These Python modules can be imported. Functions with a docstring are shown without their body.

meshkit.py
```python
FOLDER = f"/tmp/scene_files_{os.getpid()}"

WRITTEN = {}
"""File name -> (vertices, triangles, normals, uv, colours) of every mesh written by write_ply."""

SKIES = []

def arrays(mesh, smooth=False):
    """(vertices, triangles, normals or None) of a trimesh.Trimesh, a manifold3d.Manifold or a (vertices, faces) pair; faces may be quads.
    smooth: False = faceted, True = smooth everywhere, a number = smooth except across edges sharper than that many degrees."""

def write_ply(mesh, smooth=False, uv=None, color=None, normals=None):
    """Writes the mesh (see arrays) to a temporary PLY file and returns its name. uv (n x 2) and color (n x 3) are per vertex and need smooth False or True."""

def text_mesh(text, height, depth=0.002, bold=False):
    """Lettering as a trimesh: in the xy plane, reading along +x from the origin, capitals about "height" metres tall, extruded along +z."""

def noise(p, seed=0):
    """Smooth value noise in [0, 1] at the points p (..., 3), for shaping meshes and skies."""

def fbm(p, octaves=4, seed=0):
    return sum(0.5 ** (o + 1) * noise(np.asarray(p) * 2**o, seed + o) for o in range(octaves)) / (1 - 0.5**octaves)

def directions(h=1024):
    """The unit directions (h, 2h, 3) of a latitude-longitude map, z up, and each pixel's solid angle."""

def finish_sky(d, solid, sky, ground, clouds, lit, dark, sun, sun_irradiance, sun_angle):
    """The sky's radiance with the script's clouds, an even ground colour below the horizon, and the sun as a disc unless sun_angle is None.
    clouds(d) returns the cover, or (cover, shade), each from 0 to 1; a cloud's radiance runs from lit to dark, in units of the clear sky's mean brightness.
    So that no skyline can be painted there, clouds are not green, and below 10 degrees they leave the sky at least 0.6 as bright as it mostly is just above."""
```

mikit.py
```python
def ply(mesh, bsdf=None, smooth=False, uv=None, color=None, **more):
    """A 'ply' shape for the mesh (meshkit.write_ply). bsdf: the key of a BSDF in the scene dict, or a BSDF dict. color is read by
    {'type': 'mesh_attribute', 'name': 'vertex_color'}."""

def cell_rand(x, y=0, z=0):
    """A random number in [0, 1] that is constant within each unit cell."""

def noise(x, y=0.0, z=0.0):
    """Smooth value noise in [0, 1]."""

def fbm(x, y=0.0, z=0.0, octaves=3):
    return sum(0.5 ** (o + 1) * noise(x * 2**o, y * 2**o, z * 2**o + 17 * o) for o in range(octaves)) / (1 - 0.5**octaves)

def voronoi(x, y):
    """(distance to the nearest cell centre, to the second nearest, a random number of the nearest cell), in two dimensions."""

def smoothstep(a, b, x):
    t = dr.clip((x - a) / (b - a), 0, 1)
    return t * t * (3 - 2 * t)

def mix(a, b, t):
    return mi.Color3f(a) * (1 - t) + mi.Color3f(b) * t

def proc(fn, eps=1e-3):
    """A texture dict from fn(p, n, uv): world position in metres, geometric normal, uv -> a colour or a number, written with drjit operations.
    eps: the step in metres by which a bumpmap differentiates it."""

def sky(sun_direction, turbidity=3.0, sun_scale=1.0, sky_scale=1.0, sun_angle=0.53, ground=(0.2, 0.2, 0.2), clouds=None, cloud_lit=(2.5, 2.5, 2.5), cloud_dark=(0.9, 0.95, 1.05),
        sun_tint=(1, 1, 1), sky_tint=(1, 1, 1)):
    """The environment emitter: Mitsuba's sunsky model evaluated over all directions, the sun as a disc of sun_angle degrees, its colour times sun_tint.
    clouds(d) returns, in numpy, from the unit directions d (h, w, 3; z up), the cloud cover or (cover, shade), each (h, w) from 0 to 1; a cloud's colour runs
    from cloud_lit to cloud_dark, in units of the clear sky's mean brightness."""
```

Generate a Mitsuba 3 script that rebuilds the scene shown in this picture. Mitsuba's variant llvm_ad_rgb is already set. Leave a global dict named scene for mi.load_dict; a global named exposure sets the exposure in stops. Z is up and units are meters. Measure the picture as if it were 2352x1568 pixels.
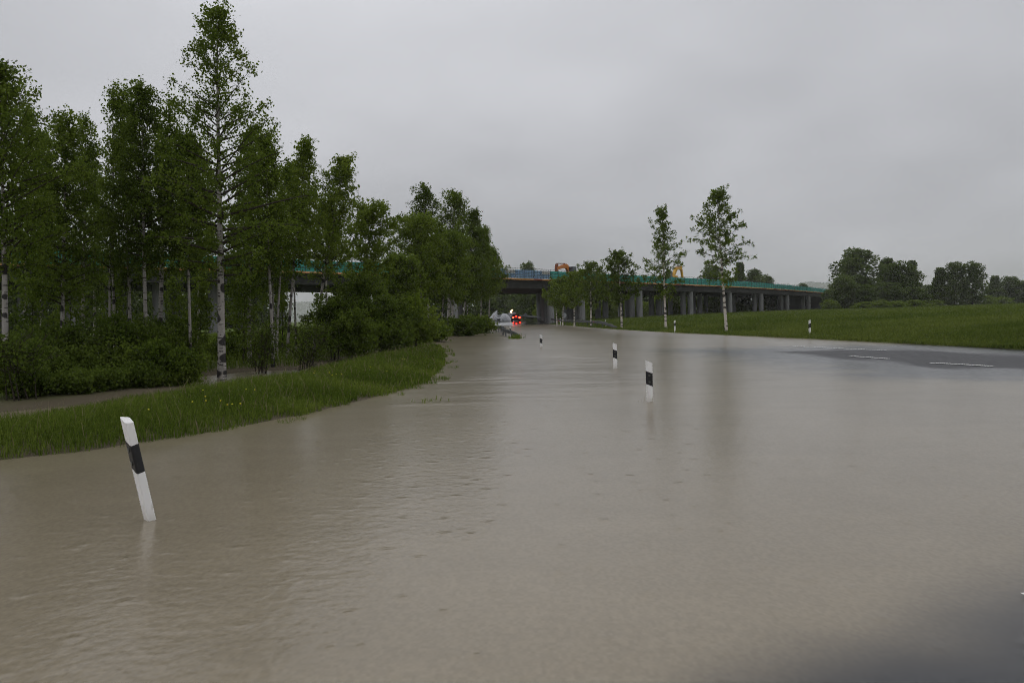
import math, random
import numpy as np, trimesh, shapely, manifold3d as m3
import drjit as dr
import mitsuba as mi
import mikit, meshkit
from mikit import noise, fbm, cell_rand, smoothstep, mix

T = mi.ScalarTransform4f
scene, labels = {}, {}

# ------------------------------------------------------------------ camera, sky, exposure, haze
EYE, FV = 1.6, 1936.0                       # eye height; focal length in units of a 2352 px wide view
PITCH, ROLL = math.atan(58 / FV), math.radians(1.5)
_r0, _f, _u0 = np.array([1, 0, 0.0]), np.array([0, math.cos(PITCH), -math.sin(PITCH)]), np.array([0, math.sin(PITCH), math.cos(PITCH)])
_up = math.cos(ROLL) * _u0 + math.sin(ROLL) * _r0
_rt = math.cos(ROLL) * _r0 - math.sin(ROLL) * _u0
scene['camera'] = {'type': 'perspective', 'fov': 2 * math.degrees(math.atan(1176 / FV)), 'fov_axis': 'x', 'near_clip': 0.05, 'far_clip': 60000.0,
                   'to_world': T().look_at(origin=[0, 0, EYE], target=[0, _f[1], EYE + _f[2]], up=_up.tolist()),
                   'medium': {'type': 'ref', 'id': 'haze_air'}}
exposure = 1.0


def cloud_layer(d):
    az, el = np.arctan2(d[..., 0], d[..., 1]), np.arcsin(np.clip(d[..., 2], -1, 1))
    k = 1.0 / (np.maximum(d[..., 2], 0) + 0.22)
    p = np.stack([d[..., 0] * k * 1.1, d[..., 1] * k * 1.1, d[..., 2] * 0], -1)
    n = meshkit.fbm(p + 7.3, 5, 3)
    n2 = meshkit.fbm(p * 0.45 + 2.1, 3, 9)
    sh = 0.74 + 0.85 * (n - 0.5) + 0.60 * (n2 - 0.5) + 0.11 * np.clip(np.sin(az + 0.15), -0.5, 1) - 0.58 * np.clip(np.sin(el), 0, 1)
    return np.ones_like(n), np.clip(sh, 0, 1)


scene['sky'] = mikit.sky((-0.35, 0.6, 0.72), turbidity=5, sun_scale=0.03, sun_angle=30, clouds=cloud_layer, ground=(0.12, 0.13, 0.1),
                         cloud_lit=(3.90, 3.95, 4.16), cloud_dark=(1.44, 1.48, 1.60))
scene['haze_air'] = {'type': 'homogeneous', 'albedo': 0.96, 'sigma_t': 0.00015}
scene['haze'] = {'type': 'cube', 'to_world': T().translate([0, 5000, 148.5]).scale([13000, 9500, 150.3]), 'bsdf': {'type': 'null'},
                 'interior': {'type': 'ref', 'id': 'haze_air'}}
labels['haze'] = {'label': 'thin rainy haze in the air over the whole valley', 'category': 'haze', 'kind': 'stuff'}


# ------------------------------------------------------------------ small tools
def ray(vx, vy):
    d = _f * FV + _rt * (vx - 1176) + _up * (784 - vy)
    return d / d[1]


def P(vx, vy, z=0.0):
    """the point of level z seen there in the 2352 px view of the photograph"""
    d = ray(vx, vy)
    t = (z - EYE) / d[2]
    return np.array([d[0] * t, d[1] * t])


def D(vx, vy, depth):
    d = ray(vx, vy)
    return np.array([d[0] * depth, depth, EYE + d[2] * depth])


def num(key):
    if key not in labels and key not in scene and not any(k.startswith(key + '__') for k in scene):
        return key
    i = 1
    while True:
        k = f'{key}_{i:03d}'
        if k not in labels and k not in scene and not any(s.startswith(k + '__') for s in scene):
            return k
        i += 1


_n = {}


def add(name, mesh, bsdf, parent=None, smooth=False, **more):
    key = name if parent is None else f'{parent}__{name}'
    if key in scene:
        _n[key] = _n.get(key, 0) + 1
        key = f'{key}_{_n[key]:03d}'
    scene[key] = mikit.ply(mesh, bsdf, smooth, **more)
    return key


def lab(key, label=None, cat=None, group=None, kind=None):
    labels[key] = {k: v for k, v in (('label', label), ('category', cat), ('group', group), ('kind', kind)) if v}
    return key


def box(c, s, rz=0.0):
    m = trimesh.creation.box(extents=s)
    if rz:
        m.apply_transform(trimesh.transformations.rotation_matrix(rz, [0, 0, 1]))
    m.apply_translation(c)
    return m


def rbox(c, s, r=0.02):
    """a box with chamfered edges"""
    a, b = np.array(s) / 2, np.array(s) / 2 - r
    pts = []
    for sx in (-1, 1):
        for sy in (-1, 1):
            for sz in (-1, 1):
                g = np.array([sx, sy, sz])
                for k in range(3):
                    q = b.copy()
                    q[k] = a[k]
                    pts.append(g * q)
    m = trimesh.convex.convex_hull(np.array(pts))
    m.apply_translation(c)
    return m


def tube(points, radii, sides=7, cap=True):
    p = np.asarray(points, float)
    t = np.gradient(p, axis=0)
    t /= np.linalg.norm(t, axis=1, keepdims=True) + 1e-12
    ref = np.array([0, 0, 1.0]) if np.abs(t[:, 2]).mean() < 0.8 else np.array([1.0, 0, 0])
    a = np.cross(t, ref)
    a /= np.linalg.norm(a, axis=1, keepdims=True) + 1e-12
    b = np.cross(t, a)
    ang = np.arange(sides) * 2 * np.pi / sides
    r = np.broadcast_to(radii, (len(p),))[:, None, None]
    v = p[:, None] + r * (np.cos(ang)[None, :, None] * a[:, None] + np.sin(ang)[None, :, None] * b[:, None])
    i, j = np.meshgrid(np.arange(len(p) - 1), np.arange(sides), indexing='ij')
    q = np.stack([i * sides + j, i * sides + (j + 1) % sides, (i + 1) * sides + (j + 1) % sides, (i + 1) * sides + j], -1).reshape(-1, 4)
    f = np.vstack([q[:, [0, 2, 1]], q[:, [0, 3, 2]]])
    v = v.reshape(-1, 3)
    if cap:
        n = len(v)
        v = np.vstack([v, p[:1], p[-1:]])
        k, k2 = np.arange(sides), (np.arange(sides) + 1) % sides
        e = (len(p) - 1) * sides
        f = np.vstack([f, np.stack([k * 0 + n, k, k2], 1), np.stack([k * 0 + n + 1, e + k2, e + k], 1)])
    return trimesh.Trimesh(v, f, process=False)


def cat(ms):
    return trimesh.util.concatenate(ms)


def moved(m, loc, rz=0.0):
    m = m.copy()
    m.apply_transform(trimesh.transformations.rotation_matrix(rz, [0, 0, 1]))
    m.apply_translation(loc)
    return m


# ------------------------------------------------------------------ materials
def bsdf(name, col, rough=0.6, spec=0.4, metallic=0.0, **k):
    c = {'type': 'rgb', 'value': list(col)} if isinstance(col, (tuple, list)) else mikit.proc(col)
    scene[name] = {'type': 'twosided', 'bsdf': {'type': 'principled', 'base_color': c, 'roughness': rough, 'specular': spec, 'metallic': metallic, **k}}
    return name


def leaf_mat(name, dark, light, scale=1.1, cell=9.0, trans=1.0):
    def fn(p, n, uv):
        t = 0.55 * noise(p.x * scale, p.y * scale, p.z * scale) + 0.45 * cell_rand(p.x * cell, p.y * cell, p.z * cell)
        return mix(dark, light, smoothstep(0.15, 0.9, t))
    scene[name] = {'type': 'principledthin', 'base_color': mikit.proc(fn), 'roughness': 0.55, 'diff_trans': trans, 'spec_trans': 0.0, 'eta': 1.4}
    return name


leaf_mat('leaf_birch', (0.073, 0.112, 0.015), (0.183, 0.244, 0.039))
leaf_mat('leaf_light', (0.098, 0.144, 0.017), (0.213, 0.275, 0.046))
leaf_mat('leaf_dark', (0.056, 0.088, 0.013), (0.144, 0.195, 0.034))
leaf_mat('leaf_far', (0.060, 0.090, 0.023), (0.144, 0.190, 0.052), 0.25, 2.0)
leaf_mat('blade', (0.078, 0.120, 0.016), (0.178, 0.228, 0.039), 0.6, 14.0, 0.5)
leaf_mat('blade_field', (0.080, 0.118, 0.021), (0.172, 0.208, 0.048), 0.25, 8.0, 0.5)
bsdf('petal', (0.75, 0.6, 0.03), 0.6)
bsdf('straw', (0.22, 0.18, 0.10), 0.8)


def bark_fn(p, n, uv):
    a = noise(p.x * 8 + 3, p.y * 8, p.z * 24)
    b = noise(p.x * 4.5, p.y * 4.5 + 9, p.z * 4.6)
    low = smoothstep(3.4, 0.3, p.z)
    m = dr.maximum(smoothstep(0.68, 0.76, a) * 0.9, smoothstep(0.70, 0.77, b + 0.17 * low))
    g = fbm(p.x * 8, p.y * 8, p.z * 5)
    return mix(mix((0.21, 0.195, 0.172), (0.43, 0.40, 0.37), g), (0.035, 0.032, 0.03), m)


def barkfar_fn(p, n, uv):
    a = noise(p.x * 2 + 3, p.y * 2, p.z * 6)
    return mix((0.55, 0.50, 0.44), (0.06, 0.055, 0.05), smoothstep(0.58, 0.68, a))


bsdf('bark_birch', bark_fn, 0.75, 0.25)
bsdf('bark_slim', barkfar_fn, 0.75, 0.25)
bsdf('bark_dark', lambda p, n, uv: mix((0.03, 0.027, 0.022), (0.075, 0.065, 0.05), fbm(p.x * 6, p.y * 6, p.z * 2)), 0.85, 0.2)
bsdf('twig', (0.04, 0.032, 0.024), 0.8, 0.2)


def ground_fn(p, n, uv):
    a = fbm(p.x * 0.6, p.y * 0.6)
    b = noise(p.x * 0.05, p.y * 0.05)
    c = fbm(p.x * 4, p.y * 4)
    g = mix((0.035, 0.058, 0.010), (0.085, 0.115, 0.020), 0.6 * a + 0.4 * c)
    g = mix(g, (0.085, 0.088, 0.034), smoothstep(0.45, 0.85, b) * 0.7)
    mud = smoothstep(0.17, 0.05, p.z + 0.08 * (a - 0.5)) * smoothstep(12.0, 2.0, p.x)
    return mix(g, (0.075, 0.062, 0.04), mud)


bsdf('ground_grass', ground_fn, 0.9, 0.15)


# road and flood levels: the crowned asphalt dips below the water towards the left and the north
def _levels(x, y, lo, hi):
    corner = 0.055 * ((x - 3.10) * 0.54 - (y - 4.08) * 0.84)
    s2 = (x - 12.9) * -0.96 + (y - 34) * -0.279
    crown = lo(lo(0.014 * (x - 10.8 + 0.08 * (y - 24)), 0.008 * s2), lo(0.012 * ((x - 12.6) * 0.6 + (y - 20.2) * 0.8), 0.010 * (31.5 - y)))
    return hi(corner, crown + 0.008)


def shallow_np(x, y):
    return _levels(x, y, np.minimum, np.maximum)


def shallow_dr(x, y):
    return _levels(x, y, dr.minimum, dr.maximum)


def asphalt_fn(p, n, uv):
    a = fbm(p.x * 60, p.y * 60)
    b = fbm(p.x * 0.9, p.y * 0.35)
    return mix((0.022, 0.022, 0.023), (0.046, 0.046, 0.047), 0.6 * a + 0.4 * b)


def asphalt_rough(p, n, uv):
    film = smoothstep(dr.select(p.y < 15.0, 0.09, 0.013), 0.0, p.z + 0.010 * (fbm(p.x * 1.2, p.y * 0.4) - 0.5)) * smoothstep(60.0, 40.0, p.y) + smoothstep(100.0, 140.0, p.y)
    return 0.50 - dr.select(p.y > 80.0, 0.43, 0.26) * film


scene['asphalt'] = {'type': 'twosided', 'bsdf': {'type': 'bumpmap', 'scale': 1.0, 'tex': mikit.proc(lambda p, n, uv: (0.0012 * smoothstep(0.0, 0.06, p.z) * fbm(p.x * 45, p.y * 45) + 0.0012 * noise(p.x * 9, p.y * 9)) * smoothstep(90.0, 50.0, p.y) + 0.0006 * noise(p.x * 3, p.y * 3), 0.004),
                    'nested_bsdf': {'type': 'principled', 'base_color': mikit.proc(asphalt_fn), 'roughness': mikit.proc(asphalt_rough), 'specular': 0.2}}}
bsdf('road_paint', lambda p, n, uv: mix((0.50, 0.50, 0.47), (0.72, 0.72, 0.69), fbm(p.x * 14, p.y * 14)), 0.25, 0.5)


def water_col(p, n, uv):
    deep = smoothstep(0.010, 0.060, -shallow_dr(p.x, p.y) + 0.030 * (fbm(p.x * 0.9, p.y * 0.9) - 0.5))
    silt = fbm(p.x * 0.25 + 4, p.y * 0.12, 0.0, 4)
    speck = fbm(p.x * 48, p.y * 30, 0.0, 2) - 0.5
    mud = mix((0.215, 0.178, 0.120), (0.325, 0.275, 0.195), silt)
    return mix((0.034, 0.035, 0.037), mud * (1.0 + 0.24 * speck * smoothstep(30.0, 6.0, p.y) - 0.12 * fbm(p.x * 1.1, p.y * 2.2)), deep)


def water_bump(p, n, uv):
    x, y = p.x, p.y
    near = smoothstep(40.0, 6.0, y)
    w = fbm(x * 2.6 + 0.5 * noise(x, y), y * 4.5, 0.0, 3)
    gust = smoothstep(0.42, 0.68, fbm(x * 0.10 + 11, y * 0.16 + 3, 0.0, 3))
    flow = noise(x * 0.55 + 0.8 * noise(x * 0.3, y * 0.3), y * 1.9)
    side = smoothstep(9.0, -3.0, x)
    drops = fbm(x * 16, y * 16, 0.0, 2)
    v1, v2, r = mikit.voronoi(x * 2.3, y * 2.3)
    ring = dr.select(r > 0.55, dr.sin(v1 * 60.0) * dr.exp(-v1 * 9.0), 0.0)
    calm = 0.30 + 0.70 * side
    far = smoothstep(7.0, 24.0, y)
    fine = fbm(x * 7.0 + 3.0, y * 10.0, 0.0, 3)
    st = noise(x * 0.55 + 2.5 * noise(x * 0.13, y * 0.2), y * 0.95)
    streak = smoothstep(0.62, 0.92, st) * smoothstep(10.0, 26.0, y) * (0.2 + 0.8 * gust)
    spots = dr.select(r > 0.4, dr.exp(-v1 * v1 * 90.0), 0.0)
    return (0.0012 + 0.007 * far) * w * (0.2 + 0.8 * gust) * calm + 0.018 * far * flow * gust * calm + 0.026 * streak * (0.4 + 0.6 * side) + 0.0027 * fine * (0.45 + 0.55 * gust) * calm \
        + 0.0032 * drops * calm + 0.0045 * spots * near + 0.0010 * ring * near


scene['flood_water'] = {'type': 'bumpmap', 'scale': 1.0, 'tex': mikit.proc(water_bump, 0.01),
                        'nested_bsdf': {'type': 'roughplastic', 'distribution': 'ggx', 'int_ior': 1.333, 'alpha': 0.045, 'nonlinear': False,
                                        'diffuse_reflectance': mikit.proc(water_col)}}
bsdf('plastic_white', lambda p, n, uv: mix((0.80, 0.79, 0.77), (0.55, 0.52, 0.46), smoothstep(0.58, 0.85, fbm(p.x * 22, p.y * 22, p.z * 9)) * 0.7 + 0.55 * smoothstep(0.16, 0.0, p.z + 0.06 * (noise(p.x * 30, p.y * 30) - 0.5))), 0.45, 0.4)
bsdf('plastic_black', (0.012, 0.012, 0.013), 0.4, 0.4)
bsdf('reflector', (0.09, 0.095, 0.08), 0.15, 0.8, 0.4)
bsdf('zinc', lambda p, n, uv: mix((0.05, 0.055, 0.058), (0.11, 0.115, 0.12), fbm(p.x * 3, p.y * 3, p.z * 6)), 0.6, 0.4, 0.2)
bsdf('red_reflector', (0.45, 0.03, 0.02), 0.3)


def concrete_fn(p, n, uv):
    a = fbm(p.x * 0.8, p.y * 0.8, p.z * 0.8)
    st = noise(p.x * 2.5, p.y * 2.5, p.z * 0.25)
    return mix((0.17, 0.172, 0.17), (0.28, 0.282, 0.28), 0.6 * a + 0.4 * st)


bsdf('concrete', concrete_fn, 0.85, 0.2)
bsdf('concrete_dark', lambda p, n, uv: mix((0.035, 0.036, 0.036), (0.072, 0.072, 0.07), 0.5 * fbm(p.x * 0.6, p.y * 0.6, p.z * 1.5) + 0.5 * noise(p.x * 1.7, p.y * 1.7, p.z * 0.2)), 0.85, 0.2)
bsdf('timber_orange', lambda p, n, uv: mix((0.42, 0.19, 0.06), (0.62, 0.33, 0.13), noise(p.x * 0.7, p.y * 0.7, p.z)), 0.7, 0.2)
bsdf('timber_red', (0.28, 0.07, 0.03), 0.7, 0.2)
bsdf('net_teal', lambda p, n, uv: mix((0.030, 0.21, 0.175), (0.07, 0.36, 0.30), fbm(p.x * 0.8, p.y * 0.8, p.z * 1.6)), 0.8, 0.2)
bsdf('net_blue', lambda p, n, uv: mix((0.20, 0.36, 0.56), (0.34, 0.52, 0.72), fbm(p.x * 1.2, p.y * 1.2, p.z * 2)), 0.8, 0.2)
bsdf('net_white', (0.62, 0.62, 0.58), 0.8, 0.2)
bsdf('steel_dark', (0.05, 0.055, 0.06), 0.5, 0.4, 0.3)
bsdf('digger_orange', (0.52, 0.17, 0.03), 0.5, 0.4)
bsdf('digger_yellow', (0.58, 0.33, 0.04), 0.5, 0.4)
bsdf('rusty', (0.22, 0.075, 0.035), 0.7, 0.3)
bsdf('cab_grey', (0.10, 0.11, 0.12), 0.5, 0.4)
bsdf('glass_dark', (0.03, 0.035, 0.04), 0.08, 0.7)
bsdf('rubber', (0.015, 0.015, 0.015), 0.7, 0.3)
bsdf('car_dark', (0.016, 0.017, 0.02), 0.25, 0.6, 0.0, clearcoat=0.6)
bsdf('car_grey', (0.10, 0.105, 0.11), 0.3, 0.6, 0.0, clearcoat=0.6)
bsdf('plate_white', (0.6, 0.6, 0.58), 0.4)
bsdf('truck_white', (0.45, 0.45, 0.44), 0.5)
bsdf('truck_red', (0.24, 0.045, 0.03), 0.5)
bsdf('sign_back', (0.34, 0.35, 0.36), 0.5, 0.4, 0.3)
bsdf('hill_woods', lambda p, n, uv: mix((0.02, 0.035, 0.015), (0.05, 0.07, 0.03), fbm(p.x * 0.01, p.y * 0.01)), 0.9, 0.1)
scene['spray_drops'] = {'type': 'principledthin', 'base_color': {'type': 'rgb', 'value': [0.8, 0.81, 0.83]}, 'roughness': 0.5, 'diff_trans': 1.0, 'spec_trans': 0.0, 'eta': 1.33}

# ------------------------------------------------------------------ the land
RY = np.array([-400, -30, 0, 28.7, 44, 64.5, 83, 110, 141, 194, 260, 400.0])
RX = np.array([26, 20.5, 19, 17.4, 15.6, 12.5, 10.4, 8.9, 7.4, 4.4, -1, -16.0])
LY = np.array([-400, 0, 8, 12, 14.5, 24.6, 41, 73, 110, 150, 194, 260, 400.0])
LX = np.array([-8, -8, -6, 1.4, 2.2, 2.7, 1.2, -0.6, -3.2, -4.6, -6.2, -11, -26.0])
Redge, Ledge = (lambda y: np.interp(y, RY, RX)), (lambda y: np.interp(y, LY, LX))

near_edge = [P(*q) for q in [(-500, 1128), (-200, 1083), (0, 1056), (200, 1036), (350, 1012), (520, 985), (700, 952), (880, 908), (975, 880), (1012, 850), (1018, 820), (1010, 797)]]
back_edge = [P(*q) for q in [(985, 797), (700, 858), (640, 874), (545, 890), (450, 905), (300, 925), (170, 948), (0, 985), (-200, 1005), (-500, 1040)]]
BANK = shapely.Polygon(np.array(near_edge + back_edge)).buffer(0)
ditch_edge = [P(*q) for q in [(-500, 985), (-200, 962), (0, 948), (170, 932), (330, 915), (430, 898), (458, 866), (530, 858), (600, 852), (650, 850), (690, 853), (800, 828), (1000, 798)]]
mid_edge = [P(*q) for q in [(1008, 792), (1060, 773), (1100, 764), (1124, 756)]]
far_l = [(Ledge(y) - 2.0, y) for y in (115, 130, 150, 194, 260, 400)]
GROVE = shapely.Polygon(np.array(ditch_edge + mid_edge + [np.array(q) for q in far_l] + [np.array(q) for q in [(-26, 16000), (-16000, 16000), (-16000, 20), (-60, 12)]])).buffer(0)


def sdist(poly, x, y):
    pts = shapely.points(x, y)
    d = shapely.distance(poly.boundary, pts)
    return np.where(shapely.contains(poly, pts), d, -d)


def road_z(x, y):
    x, y = np.asarray(x, float), np.asarray(y, float)
    rough = meshkit.fbm(np.stack([x * 0.9, y * 0.45, x * 0], -1), 3, 21) - 0.5
    z = np.maximum(shallow_np(x, y) + 0.022 * rough, -0.42)
    z = np.where(z > 0.10, 0.10 + (z - 0.10) * 0.2, z)
    return np.maximum(z, np.where(y < 215, np.minimum((y - 152) * 0.05, 0.5), 0.5 + np.minimum((y - 215) * 0.01, 0.5)))


def terrain(x, y):
    x, y = np.asarray(x, float), np.asarray(y, float)
    near = (np.abs(x) < 220) & (y < 420) & (y > -60)
    z = np.full(x.shape, -0.5)
    for poly, slope, top in ((BANK, 0.10, 0.26), (GROVE, 0.07, 0.42)):
        sd = np.full(x.shape, -50.0)
        sd[near] = sdist(poly, x[near], y[near])
        z = np.maximum(z, np.where(sd > 0, top * (1 - np.exp(-np.maximum(sd, 0) * slope / top)), sd * 0.2))
    s = x - Redge(y)
    wob = meshkit.fbm(np.stack([x * 0.12, y * 0.12, x * 0], -1), 3, 5) - 0.5
    zr = np.where(s > 0, 0.03 + 1.05 * (1 - np.exp(-np.maximum(s, 0) / 55)), 0.03 + s * 0.25)
    zr = zr - 0.16 * np.exp(-((s - 3.2) / 1.5) ** 2) * np.clip((y - 44) / 8, 0, 1) * np.clip((104 - y) / 10, 0, 1) + 0.10 * wob * np.clip(s / 6, 0, 1)
    z = np.maximum(z, zr)
    z = np.where(near, z, np.where((s > 0), z, 0.45))
    z = np.where((y < -60), np.where(s > 0, z, -0.5), z)
    z = np.where((y > 400), np.maximum(z, 0.5), z)
    inside = (x > Ledge(y) - 0.6) & (x < Redge(y) + 0.05) & (y < 400)
    z = np.where(inside, np.minimum(z, road_z(x, y) - 0.12), z)
    r = np.hypot(x, y)
    return z + 0.8 * np.clip((r - 500) / 3000, 0, 1)


def axis(a, b, step, lo, hi, grow=1.09):
    mid = list(np.arange(a, b + 1e-6, step))
    up, s = [], step
    v = mid[-1]
    while v < hi:
        s *= grow
        v += s
        up.append(min(v, hi))
    dn, s, v = [], step, mid[0]
    while v > lo:
        s *= grow
        v -= s
        dn.append(max(v, lo))
    return np.array(dn[::-1] + mid + up)


gx, gy = axis(-34, 26, 0.5, -12500, 12500), axis(2, 92, 0.5, -4300, 14200, 1.07)
X, Y = np.meshgrid(gx, gy)
Z = terrain(X.ravel(), Y.ravel()).reshape(X.shape)
V = np.stack([X.ravel(), Y.ravel(), Z.ravel()], 1)
ii, jj = np.meshgrid(np.arange(len(gy) - 1), np.arange(len(gx) - 1), indexing='ij')
k = (ii * len(gx) + jj).ravel()
Fq = np.stack([k, k + 1, k + 1 + len(gx), k + len(gx)], 1)
add('meadow_ground', trimesh.Trimesh(V, np.vstack([Fq[:, [0, 1, 2]], Fq[:, [0, 2, 3]]]), process=False), 'ground_grass', smooth=True)
lab('meadow_ground', 'green meadow ground on both sides of the flooded road', 'ground', kind='structure')

# flood water: one level sheet
wx, wy = np.linspace(-62, 40, 35), np.linspace(-60, 176, 80)
WX, WY = np.meshgrid(wx, wy)
ii, jj = np.meshgrid(np.arange(len(wy) - 1), np.arange(len(wx) - 1), indexing='ij')
k = (ii * len(wx) + jj).ravel()
Fq = np.stack([k, k + 1, k + 1 + len(wx), k + len(wx)], 1)
uvw = np.stack([WX.ravel(), WY.ravel()], 1)
add('flood_water_sheet', trimesh.Trimesh(np.column_stack([uvw, np.zeros(len(uvw))]), np.vstack([Fq[:, [0, 1, 2]], Fq[:, [0, 2, 3]]]), process=False), 'flood_water', uv=uvw)
lab('flood_water_sheet', 'muddy brown flood water covering the road and its verge', 'water', kind='structure')

# main road sheet, visible where it comes out of the water
ry = np.concatenate([np.arange(-40, 0, 2.0), np.arange(0, 45, 0.4), np.arange(45, 60, 1.0), np.arange(60, 400, 3.0)])
rs = np.linspace(0, 1, 41)
RYY, RSS = np.meshgrid(ry, rs, indexing='ij')
RXX = Ledge(RYY) + 0.2 + (Redge(RYY) - Ledge(RYY) - 0.3) * RSS
RZZ = road_z(RXX, RYY)
ii, jj = np.meshgrid(np.arange(len(ry) - 1), np.arange(len(rs) - 1), indexing='ij')
k = (ii * len(rs) + jj).ravel()
Fq = np.stack([k, k + 1, k + 1 + len(rs), k + len(rs)], 1)
add('road', trimesh.Trimesh(np.stack([RXX.ravel(), RYY.ravel(), RZZ.ravel()], 1), np.vstack([Fq[:, [0, 1, 2]], Fq[:, [0, 2, 3]]]), process=False), 'asphalt', smooth=True,
    uv=np.stack([RXX.ravel(), RYY.ravel()], 1))
lab('road', 'wet grey asphalt country road, flooded except for its crown', 'road', kind='structure')


def strip(pts, width):
    p = np.array(pts, float)
    n = max(2, int(np.linalg.norm(p[-1] - p[0]) / 0.4) + 1)
    t = np.linspace(0, 1, n)[:, None]
    c = p[0] * (1 - t) + p[-1] * t
    d = (p[-1] - p[0]) / np.linalg.norm(p[-1] - p[0])
    q = np.array([-d[1], d[0]]) * width / 2
    v = np.vstack([c + q, c - q])
    z = np.maximum(road_z(v[:, 0], v[:, 1]), 0.0) + 0.018
    i = np.arange(n - 1)
    f = np.vstack([np.stack([i + n, i + n + 1, i + 1], 1), np.stack([i + n, i + 1, i], 1)])
    return trimesh.Trimesh(np.column_stack([v, z]), f, process=False)


for a, b, w, l in (((12.1, 21.2), (11.4, 23.0), 0.13, 'nearest white lane dash on the wet road crown at right'), ((11.3, 25.3), (10.9, 27.2), 0.12, 'second white lane dash on the wet road crown at right')):
    lab(add('lane_dash', strip([a, b], w), 'road_paint'), l, 'road marking')
lab(add('edge_line', strip([(13.4, 30.2), (12.0, 36.0)], 0.11), 'road_paint'), 'thin white edge line along the far side of the road', 'road marking')
YD = P(2342, 1368) + np.array([0.026, -0.118])
lab(add('yield_dash', strip([YD, YD + np.array([1.5, 0.31])], 0.24), 'road_paint'), 'white dash on dark asphalt at the bottom right corner', 'road marking')

# far hills
rng = np.random.default_rng(5)


def hill(vx0, vx1, vtop, depth, seed):
    n, m = 60, 14
    t, s = np.meshgrid(np.linspace(0, 1, n), np.linspace(-1, 1, m), indexing='ij')
    a, b = D(vx0, 700, depth), D(vx1, 700, depth)
    top = D((vx0 + vx1) / 2, vtop, depth)[2]
    x = a[0] + (b[0] - a[0]) * t
    y = depth + s * 900
    h = (np.sin(np.pi * t) ** 0.7) * (1 - s * s) * top * (0.7 + 0.5 * meshkit.fbm(np.stack([t * 6, s * 2, t * 0 + seed], -1), 4, seed))
    i, j = np.meshgrid(np.arange(n - 1), np.arange(m - 1), indexing='ij')
    k = (i * m + j).ravel()
    q = np.stack([k, k + m, k + m + 1, k + 1], 1)
    return trimesh.Trimesh(np.stack([x.ravel(), y.ravel(), h.ravel() + 0.6], 1), np.vstack([q[:, [0, 1, 2]], q[:, [0, 2, 3]]]), process=False)


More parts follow.
